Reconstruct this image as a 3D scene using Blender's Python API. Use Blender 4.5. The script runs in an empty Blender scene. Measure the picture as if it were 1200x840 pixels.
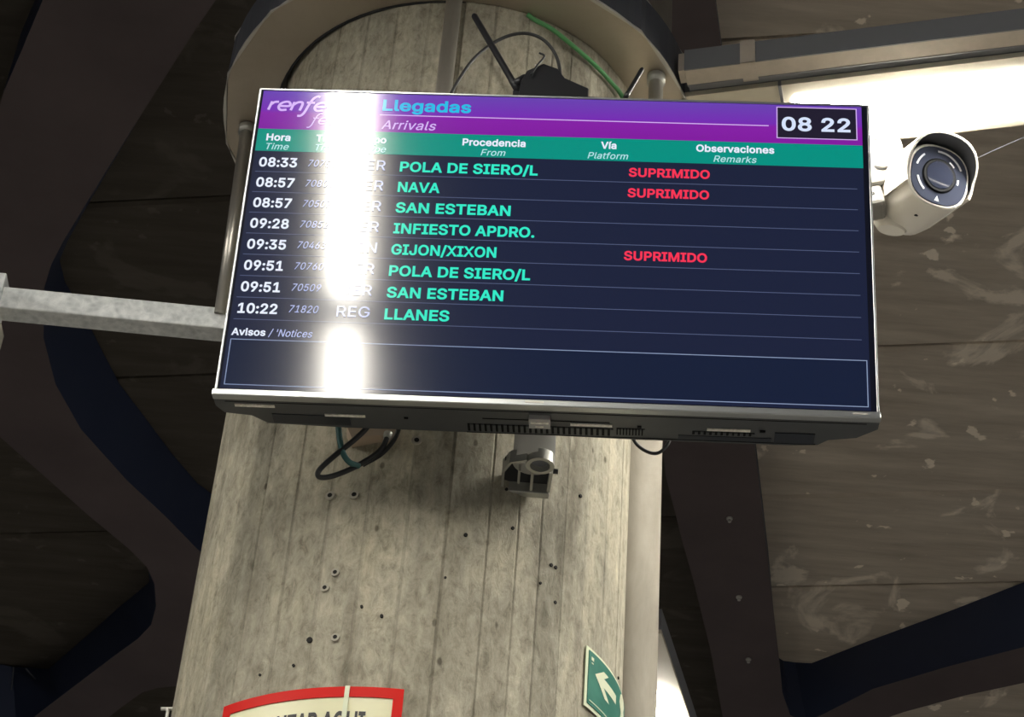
import bpy, bmesh, math, random
from mathutils import Vector, Matrix
random.seed(7)
SC = bpy.context.scene
COL = SC.collection
PI = math.pi
def R(d): return math.radians(d)

# ------------------------------------------------------------------ camera, world, exposure
EYE = 1.55                      # lens height above the platform
FPX, PITCH, ROLL = 2453.1, 0.6634, 0.0793
_fw = Vector((0, math.cos(PITCH), math.sin(PITCH)))
_up = Vector((1, 0, 0)).cross(_fw)
_R = Vector((1, 0, 0))*math.cos(ROLL) + _up*math.sin(ROLL)
_U = Vector((1, 0, 0))*-math.sin(ROLL) + _up*math.cos(ROLL)
cd = bpy.data.cameras.new('camera'); cam = bpy.data.objects.new('camera', cd); COL.objects.link(cam)
cd.sensor_width = 36; cd.lens = FPX/1200*36; cd.clip_start = .05; cd.clip_end = 200
m = Matrix((_R, _U, -_fw)).transposed().to_4x4(); m.translation = (0, 0, EYE); cam.matrix_world = m
SC.camera = cam
w = bpy.data.worlds.new('station_gloom'); SC.world = w; w.use_nodes = True
w.node_tree.nodes['Background'].inputs[0].default_value = (.75, .85, 1.0, 1)
w.node_tree.nodes['Background'].inputs[1].default_value = .045
SC.view_settings.view_transform = 'Standard'; SC.view_settings.look = 'None'
SC.view_settings.exposure = 0; SC.view_settings.gamma = 1; SC.view_settings.use_curve_mapping = False
LAMP = 76.0                     # radiance of every fluorescent diffuser
LAMP_COL = (1.0, .955, .86)

def ray(px, py): return _fw + _R*((px-600)/FPX) - _U*((py-420)/FPX)
def on_z(px, py, z):            # where a sight line meets the level z (z counted from the lens)
    d = ray(px, py); d = d*(z/d.z); return Vector((d.x, d.y, z+EYE))
def V(x, y, z): return Vector((x, y, z+EYE))

# ------------------------------------------------------------------ materials
def new_mat(name):
    m = bpy.data.materials.new(name); m.use_nodes = True
    nt = m.node_tree; return m, nt, nt.nodes['Principled BSDF']
def flat(name, col, rough=.6, metal=0, emis=None, es=0, spec=.5):
    m, nt, b = new_mat(name)
    b.inputs['Base Color'].default_value = (*col, 1); b.inputs['Roughness'].default_value = rough
    b.inputs['Metallic'].default_value = metal; b.inputs['Specular IOR Level'].default_value = spec
    if emis: b.inputs['Emission Color'].default_value = (*emis, 1); b.inputs['Emission Strength'].default_value = es
    return m
def coords(nt, scale=(1, 1, 1), loc=(0, 0, 0)):
    tc = nt.nodes.new('ShaderNodeTexCoord'); mp = nt.nodes.new('ShaderNodeMapping')
    mp.inputs['Scale'].default_value = scale; mp.inputs['Location'].default_value = loc
    nt.links.new(tc.outputs['Object'], mp.inputs[0]); return mp.outputs[0]
def noise(nt, vec, scale, detail=6, rough=.6, dist=0):
    n = nt.nodes.new('ShaderNodeTexNoise'); n.inputs['Scale'].default_value = scale
    n.inputs['Detail'].default_value = detail; n.inputs['Roughness'].default_value = rough
    n.inputs['Distortion'].default_value = dist
    nt.links.new(vec, n.inputs['Vector']); return n.outputs['Fac']
def ramp(nt, fac, stops):
    r = nt.nodes.new('ShaderNodeValToRGB'); e = r.color_ramp.elements
    while len(e) < len(stops): e.new(.5)
    for k, (p, c) in enumerate(stops):
        e[k].position = p; e[k].color = (*c, 1) if len(c) == 3 else c
    nt.links.new(fac, r.inputs[0]); return r.outputs[0]
def mix(nt, a, b, fac, mode='MIX'):
    n = nt.nodes.new('ShaderNodeMix'); n.data_type = 'RGBA'; n.blend_type = mode
    for s, v in ((n.inputs['Factor'], fac), (n.inputs[6], a), (n.inputs[7], b)):
        if hasattr(v, 'is_linked') or hasattr(v, 'links'): nt.links.new(v, s)
        elif isinstance(v, (int, float)): s.default_value = v
        else: s.default_value = (*v, 1)
    return n.outputs[2]
def bump(nt, b, h, strength=.4, dist=.004):
    n = nt.nodes.new('ShaderNodeBump'); n.inputs['Strength'].default_value = strength
    n.inputs['Distance'].default_value = dist
    nt.links.new(h, n.inputs['Height']); nt.links.new(n.outputs[0], b.inputs['Normal'])

def mat_column():
    m, nt, b = new_mat('board_marked_concrete')
    stv = coords(nt, (1, 1, .10)); iso = coords(nt, (1, 1, .55)); big = coords(nt, (1, 1, .45), (3, 1, 0))
    streak = noise(nt, stv, 26, 8, .7); worm = noise(nt, iso, 60, 10, .78, .45); patch = noise(nt, big, 5.5, 6, .65, .4)
    c1 = ramp(nt, streak, [(.30, (.37, .345, .28)), (.50, (.47, .44, .36)), (.70, (.56, .53, .435))])
    at = nt.nodes.new('ShaderNodeAttribute'); at.attribute_name = 'board_tone'; c1 = mix(nt, c1, at.outputs['Color'], 1.0, 'MULTIPLY')
    c2 = ramp(nt, worm, [(.34, (.34, .33, .30)), (.48, (.82, .82, .80)), (.58, (1.04, 1.04, 1.04)), (.70, (1.35, 1.35, 1.32))])
    c3 = ramp(nt, patch, [(.32, (.52, .51, .49)), (.5, (.92, .92, .92)), (.66, (1.16, 1.15, 1.10))])
    c = mix(nt, c1, c2, .75, 'MULTIPLY'); c = mix(nt, c, c3, 1.0, 'MULTIPLY')
    pits = nt.nodes.new('ShaderNodeTexVoronoi'); pits.inputs['Scale'].default_value = 19
    nt.links.new(iso, pits.inputs['Vector'])
    pm = ramp(nt, pits.outputs['Distance'], [(.045, (.22, .2, .18)), (.085, (1, 1, 1))])
    c = mix(nt, c, pm, .75, 'MULTIPLY')
    nt.links.new(c, b.inputs['Base Color']); b.inputs['Roughness'].default_value = .85
    b.inputs['Specular IOR Level'].default_value = .25
    h = mix(nt, ramp(nt, worm, [(.3, (0, 0, 0)), (.7, (1, 1, 1))]), ramp(nt, streak, [(.3, (0, 0, 0)), (.7, (1, 1, 1))]), .4)
    bump(nt, b, h, .55, .004)
    return m
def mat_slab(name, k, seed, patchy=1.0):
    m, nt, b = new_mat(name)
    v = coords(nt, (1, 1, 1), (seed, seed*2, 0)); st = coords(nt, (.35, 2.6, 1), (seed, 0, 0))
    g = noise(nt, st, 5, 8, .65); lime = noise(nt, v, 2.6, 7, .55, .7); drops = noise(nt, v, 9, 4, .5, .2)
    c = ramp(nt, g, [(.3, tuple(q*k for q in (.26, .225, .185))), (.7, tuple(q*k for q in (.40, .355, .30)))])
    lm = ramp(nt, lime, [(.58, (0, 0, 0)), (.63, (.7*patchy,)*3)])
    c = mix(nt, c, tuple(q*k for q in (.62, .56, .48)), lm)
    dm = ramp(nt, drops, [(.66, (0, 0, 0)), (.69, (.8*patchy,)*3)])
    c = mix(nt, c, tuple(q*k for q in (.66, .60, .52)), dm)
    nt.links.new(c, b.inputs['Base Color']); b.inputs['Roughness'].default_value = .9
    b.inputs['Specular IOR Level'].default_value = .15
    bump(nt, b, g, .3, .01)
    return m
def mat_paint(name, lo, hi, scale=3, rough=.6, spec=.3):
    m, nt, b = new_mat(name)
    n = noise(nt, coords(nt, (1, 1, 1)), scale, 6, .6)
    nt.links.new(ramp(nt, n, [(.35, lo), (.65, hi)]), b.inputs['Base Color'])
    b.inputs['Roughness'].default_value = rough; b.inputs['Specular IOR Level'].default_value = spec
    return m
def mat_galv(name, lo, hi, scale=60, rough=.42, metal=.7, stretch=(1, 1, 1)):
    m, nt, b = new_mat(name)
    v = coords(nt, stretch)
    vo = nt.nodes.new('ShaderNodeTexVoronoi'); vo.inputs['Scale'].default_value = scale; nt.links.new(v, vo.inputs['Vector'])
    n = noise(nt, v, scale*.6, 7, .7, .5)
    c = mix(nt, ramp(nt, vo.outputs['Distance'], [(.1, lo), (.7, hi)]), ramp(nt, n, [(.35, lo), (.65, hi)]), .6)
    nt.links.new(c, b.inputs['Base Color']); b.inputs['Roughness'].default_value = rough
    b.inputs['Metallic'].default_value = metal
    bump(nt, b, n, .15, .001)
    return m

M = dict(
    column=mat_column(),
    slab_r=mat_slab('pale_slab_concrete', 1.65, 1.3), slab_l=mat_slab('sooty_slab_concrete', .24, 4.7, .5),  # stronger light at right, weaker at left, put into the slab colours
    brown=mat_paint('brown_painted_steel', (.090, .070, .072), (.115, .090, .092), 2.2),
    blue=mat_paint('dark_blue_painted_steel', (.030, .040, .080), (.040, .052, .098), 1.5, .5),
    floor=mat_paint('platform_paving', (.30, .29, .275), (.40, .385, .36), 6, .8),
    collar=mat_galv('collar_sheet', (.42, .36, .28), (.54, .48, .39), 5, .42, .45),
    drum=mat_paint('slate_sheet', (.06, .065, .08), (.08, .085, .10), 4, .5),
    edge=flat('bare_sheet_edge', (.62, .60, .55), .45, .3),
    galv=mat_galv('galvanised_steel', (.42, .45, .46), (.78, .80, .80), 75, .5, .35),
    tube=mat_galv('zinc_tube', (.40, .38, .34), (.56, .54, .49), 30, .34, .75, (1, 1, .2)),
    pole=mat_paint('grey_painted_pole', (.50, .50, .48), (.58, .58, .55), 12, .45),
    clamp=flat('cast_clamp_metal', (.46, .46, .42), .38, .6),
    drain=mat_galv('dusty_drain_pipe', (.22, .195, .155), (.38, .35, .29), 16, .75, .0, (1, 1, .3)),
    black=flat('black_plastic', (.012, .013, .016), .42), rubber=flat('black_cable', (.02, .021, .022), .5),
    green=flat('green_cable', (.10, .34, .12), .45), teal=flat('teal_cable', (.04, .13, .125), .5),
    casing=mat_paint('charcoal_casing', (.050, .055, .060), (.062, .066, .072), 20, .38, .5),
    slot=flat('vent_recess', (.004, .005, .007), .6, 0, None, 0, .1), navy=flat('recess_blue_black', (.008, .012, .022), .4),
    silver=flat('brushed_silver_trim', (.46, .48, .49), .30, .85),
    label=mat_paint('printed_label_silver', (.62, .60, .54), (.92, .90, .84), 160, .5),
    white=flat('white_enamel', (.62, .60, .55), .4), cream=flat('cream_housing', (.62, .57, .46), .5),
    whitebody=flat('white_camera_shell', (.82, .78, .70), .5, 0, None, 0, .3), shell=flat('dulled_bracket_paint', (.30, .29, .265), .6, 0, None, 0, .2), grey=flat('mid_grey_plastic', (.36, .36, .36), .5),  # bracket white is darkened to offset the glare of the close diffuser
    hood=flat('hood_lining', (.13, .135, .15), .6), glass=flat('dark_camera_glass', (.045, .052, .078), .12, 0, None, 0, .2), lens=flat('dark_lens', (.028, .033, .055), .08, 0, None, 0, .15),
    ir=flat('pale_reflector_strip', (.72, .74, .78), .25), tray=mat_paint('tray_sheet', (.42, .37, .31), (.52, .46, .39), 14, .5),
    trayside=flat('tray_side_grey', (.17, .175, .19), .5), beige=flat('beige_bracket', (.45, .36, .27), .6),  # shade on unlit tray and housing sides is put into a darker grey
    red=flat('signal_red', (.62, .012, .008), .5, 0, None, 0, .15), cream_sign=flat('pale_yellow_sign', (.78, .76, .50), .4),
    ink=flat('black_ink', (.015, .015, .015), .5), signgreen=mat_paint('emergency_green', (.040, .17, .13), (.055, .21, .16), 30, .45),
    glow=flat('photoluminescent_white', (.74, .78, .58), .4), bolt=flat('zinc_bolt', (.50, .48, .45), .6, 0),
    hole=flat('drilled_hole', (.01, .009, .008), .9), rim=flat('pale_plug_rim', (.40, .375, .31), .85),
    lamp=flat('lit_diffuser', (.8, .8, .8), .5, 0, LAMP_COL, LAMP),
)
def glow(name, col, k=1.0):     # a patch of the lit display under the same satin front film
    m, nt, b = new_mat(name)
    b.inputs['Base Color'].default_value = (.004, .004, .005, 1); b.inputs['Roughness'].default_value = .105
    b.inputs['Specular IOR Level'].default_value = .5
    b.inputs['Emission Color'].default_value = (*col, 1); b.inputs['Emission Strength'].default_value = k
    return m
def srgb(r, g, b): return tuple(((c/255)/12.92 if c <= 10 else ((c/255+.055)/1.055)**2.4) for c in (r, g, b))
G = dict(back=glow('display_navy', srgb(26, 33, 58)), low=glow('display_navy_low', srgb(20, 30, 55)), teal=glow('display_teal', srgb(0, 143, 128)),
         white=glow('display_white', srgb(232, 238, 255)), soft=glow('display_soft_white', srgb(175, 185, 230)),
         aqua=glow('display_aqua', srgb(48, 232, 200)), cyan=glow('display_cyan', srgb(35, 185, 228)),
         lilac=glow('display_lilac', srgb(214, 180, 244)), red=glow('display_red', srgb(248, 52, 84)),
         line=glow('display_line', srgb(82, 92, 124)), box=glow('display_box_line', srgb(140, 156, 190)),
         dark=glow('display_dark', srgb(32, 28, 46)), clock=glow('display_clock_digits', srgb(214, 226, 252)),
         mint=glow('display_mint', srgb(180, 228, 232)), bezel=glow('display_border', srgb(12, 15, 26)))
def purple():
    m, nt, b = new_mat('display_purple')
    b.inputs['Base Color'].default_value = (.004, .004, .005, 1); b.inputs['Roughness'].default_value = .105
    tc = nt.nodes.new('ShaderNodeTexCoord'); sx = nt.nodes.new('ShaderNodeSeparateXYZ')
    nt.links.new(tc.outputs['Object'], sx.inputs[0])
    mr = nt.nodes.new('ShaderNodeMapRange'); mr.inputs[1].default_value = .196; mr.inputs[2].default_value = .27
    nt.links.new(sx.outputs['Z'], mr.inputs[0])
    c = ramp(nt, mr.outputs[0], [(0, srgb(128, 26, 158)), (.42, srgb(132, 32, 166)), (.5, srgb(116, 44, 178)), (1, srgb(104, 66, 176))])
    nt.links.new(c, b.inputs['Emission Color']); b.inputs['Emission Strength'].default_value = 1
    return m
G['purple'] = purple()

# ------------------------------------------------------------------ mesh helpers
def link(name, me, mat=None, parent=None):
    o = bpy.data.objects.new(name, me); COL.objects.link(o)
    if mat: me.materials.append(mat)
    if parent: o.parent = parent
    return o
def obj(name, bm, mat=None, parent=None, smooth=False):
    bmesh.ops.recalc_face_normals(bm, faces=bm.faces)
    me = bpy.data.meshes.new(name); bm.to_mesh(me); bm.free()
    if smooth:
        for p in me.polygons: p.use_smooth = True
    return link(name, me, mat, parent)
def tag(o, label=None, cat=None, group=None, kind=None):
    for k, v in (('label', label), ('category', cat), ('group', group), ('kind', kind)):
        if v: o[k] = v
    return o
def empty(name, loc=(0, 0, 0)):
    o = bpy.data.objects.new(name, None); COL.objects.link(o); o.location = loc; o.empty_display_size = .05; return o
def add_box(bm, lo, hi, bev=0, mat4=None):
    c = [(a+b)/2 for a, b in zip(lo, hi)]; s = [abs(b-a) for a, b in zip(lo, hi)]
    r = bmesh.ops.create_cube(bm, size=1, matrix=Matrix.Translation(c) @ Matrix.Diagonal((*s, 1)))
    vs = r['verts']
    if bev:
        es = list({e for v in vs for e in v.link_edges})
        rr = bmesh.ops.bevel(bm, geom=es, offset=bev, segments=2, affect='EDGES', profile=.5)
        vs = list({v for f in rr['faces'] for v in f.verts} | {v for v in vs if v.is_valid})
    if mat4: bmesh.ops.transform(bm, matrix=mat4, verts=vs)
    return vs
def box(name, lo, hi, mat, parent=None, bev=0, mat4=None):
    bm = bmesh.new(); add_box(bm, lo, hi, bev, mat4); return obj(name, bm, mat, parent)
def frame_of(p, q):              # matrix with local Z along p->q
    z = (q-p).normalized(); x = (Vector((1, 0, 0)) if abs(z.x) < .9 else Vector((0, 1, 0))).cross(z).normalized()
    return Matrix((x, z.cross(x), z)).transposed()
def smooth_path(pts, n=8):
    P = [Vector(p) for p in pts]; out = []
    Q = [P[0]*2-P[1]] + P + [P[-1]*2-P[-2]]
    for i in range(1, len(Q)-2):
        a, b, c, d = Q[i-1:i+3]
        for k in range(n):
            t = k/n
            out.append(.5*((2*b)+(c-a)*t+(2*a-5*b+4*c-d)*t*t+(3*b-3*c+d-a)*t**3))
    return out + [P[-1]]
def add_tube(bm, pts, r, seg=12, cap=True):
    pts = [Vector(p) for p in pts]; n = len(pts); rings = []
    rr = r if isinstance(r, (list, tuple)) else [r]*n
    t = (pts[1]-pts[0]).normalized(); x = (Vector((1, 0, 0)) if abs(t.x) < .9 else Vector((0, 1, 0))).cross(t).normalized()
    for i, p in enumerate(pts):
        t = (pts[min(i+1, n-1)]-pts[max(i-1, 0)]).normalized()
        x = (x - t*x.dot(t)).normalized(); y = t.cross(x)
        rings.append([bm.verts.new(p+(x*math.cos(2*PI*k/seg)+y*math.sin(2*PI*k/seg))*rr[i]) for k in range(seg)])
    for a, b in zip(rings, rings[1:]):
        for k in range(seg): bm.faces.new((a[k], a[(k+1) % seg], b[(k+1) % seg], b[k]))
    if cap: bm.faces.new(rings[0][::-1]); bm.faces.new(rings[-1])
def tube(name, pts, r, mat, parent=None, seg=12):
    bm = bmesh.new(); add_tube(bm, pts, r, seg); return obj(name, bm, mat, parent, True)
def autosmooth(o, ang=35):
    me = o.data
    for p in me.polygons: p.use_smooth = True
    bm = bmesh.new(); bm.from_mesh(me)
    for e in bm.edges:
        if len(e.link_faces) == 2 and e.calc_face_angle(0) > R(ang): e.smooth = False
    bm.to_mesh(me); bm.free(); return o
def add_lathe(bm, prof, seg=32, mat4=None, shape=None):   # profile of (axial, radius) about local Y
    rings = []
    for a, r in prof:
        ring = []
        for k in range(seg):
            t = 2*PI*k/seg; s = shape(t) if shape else 1
            ring.append(bm.verts.new((r*s*math.cos(t), a, r*s*math.sin(t))))
        rings.append(ring)
    for a, b in zip(rings, rings[1:]):
        for k in range(seg): bm.faces.new((a[k], a[(k+1) % seg], b[(k+1) % seg], b[k]))
    bm.faces.new(rings[0]); bm.faces.new(rings[-1])
    if mat4: bmesh.ops.transform(bm, matrix=mat4, verts=[v for r in rings for v in r])
def lathe(name, prof, mat, parent=None, seg=32, mat4=None, shape=None):
    bm = bmesh.new(); add_lathe(bm, prof, seg, mat4, shape)
    return autosmooth(obj(name, bm, mat, parent))

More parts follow.
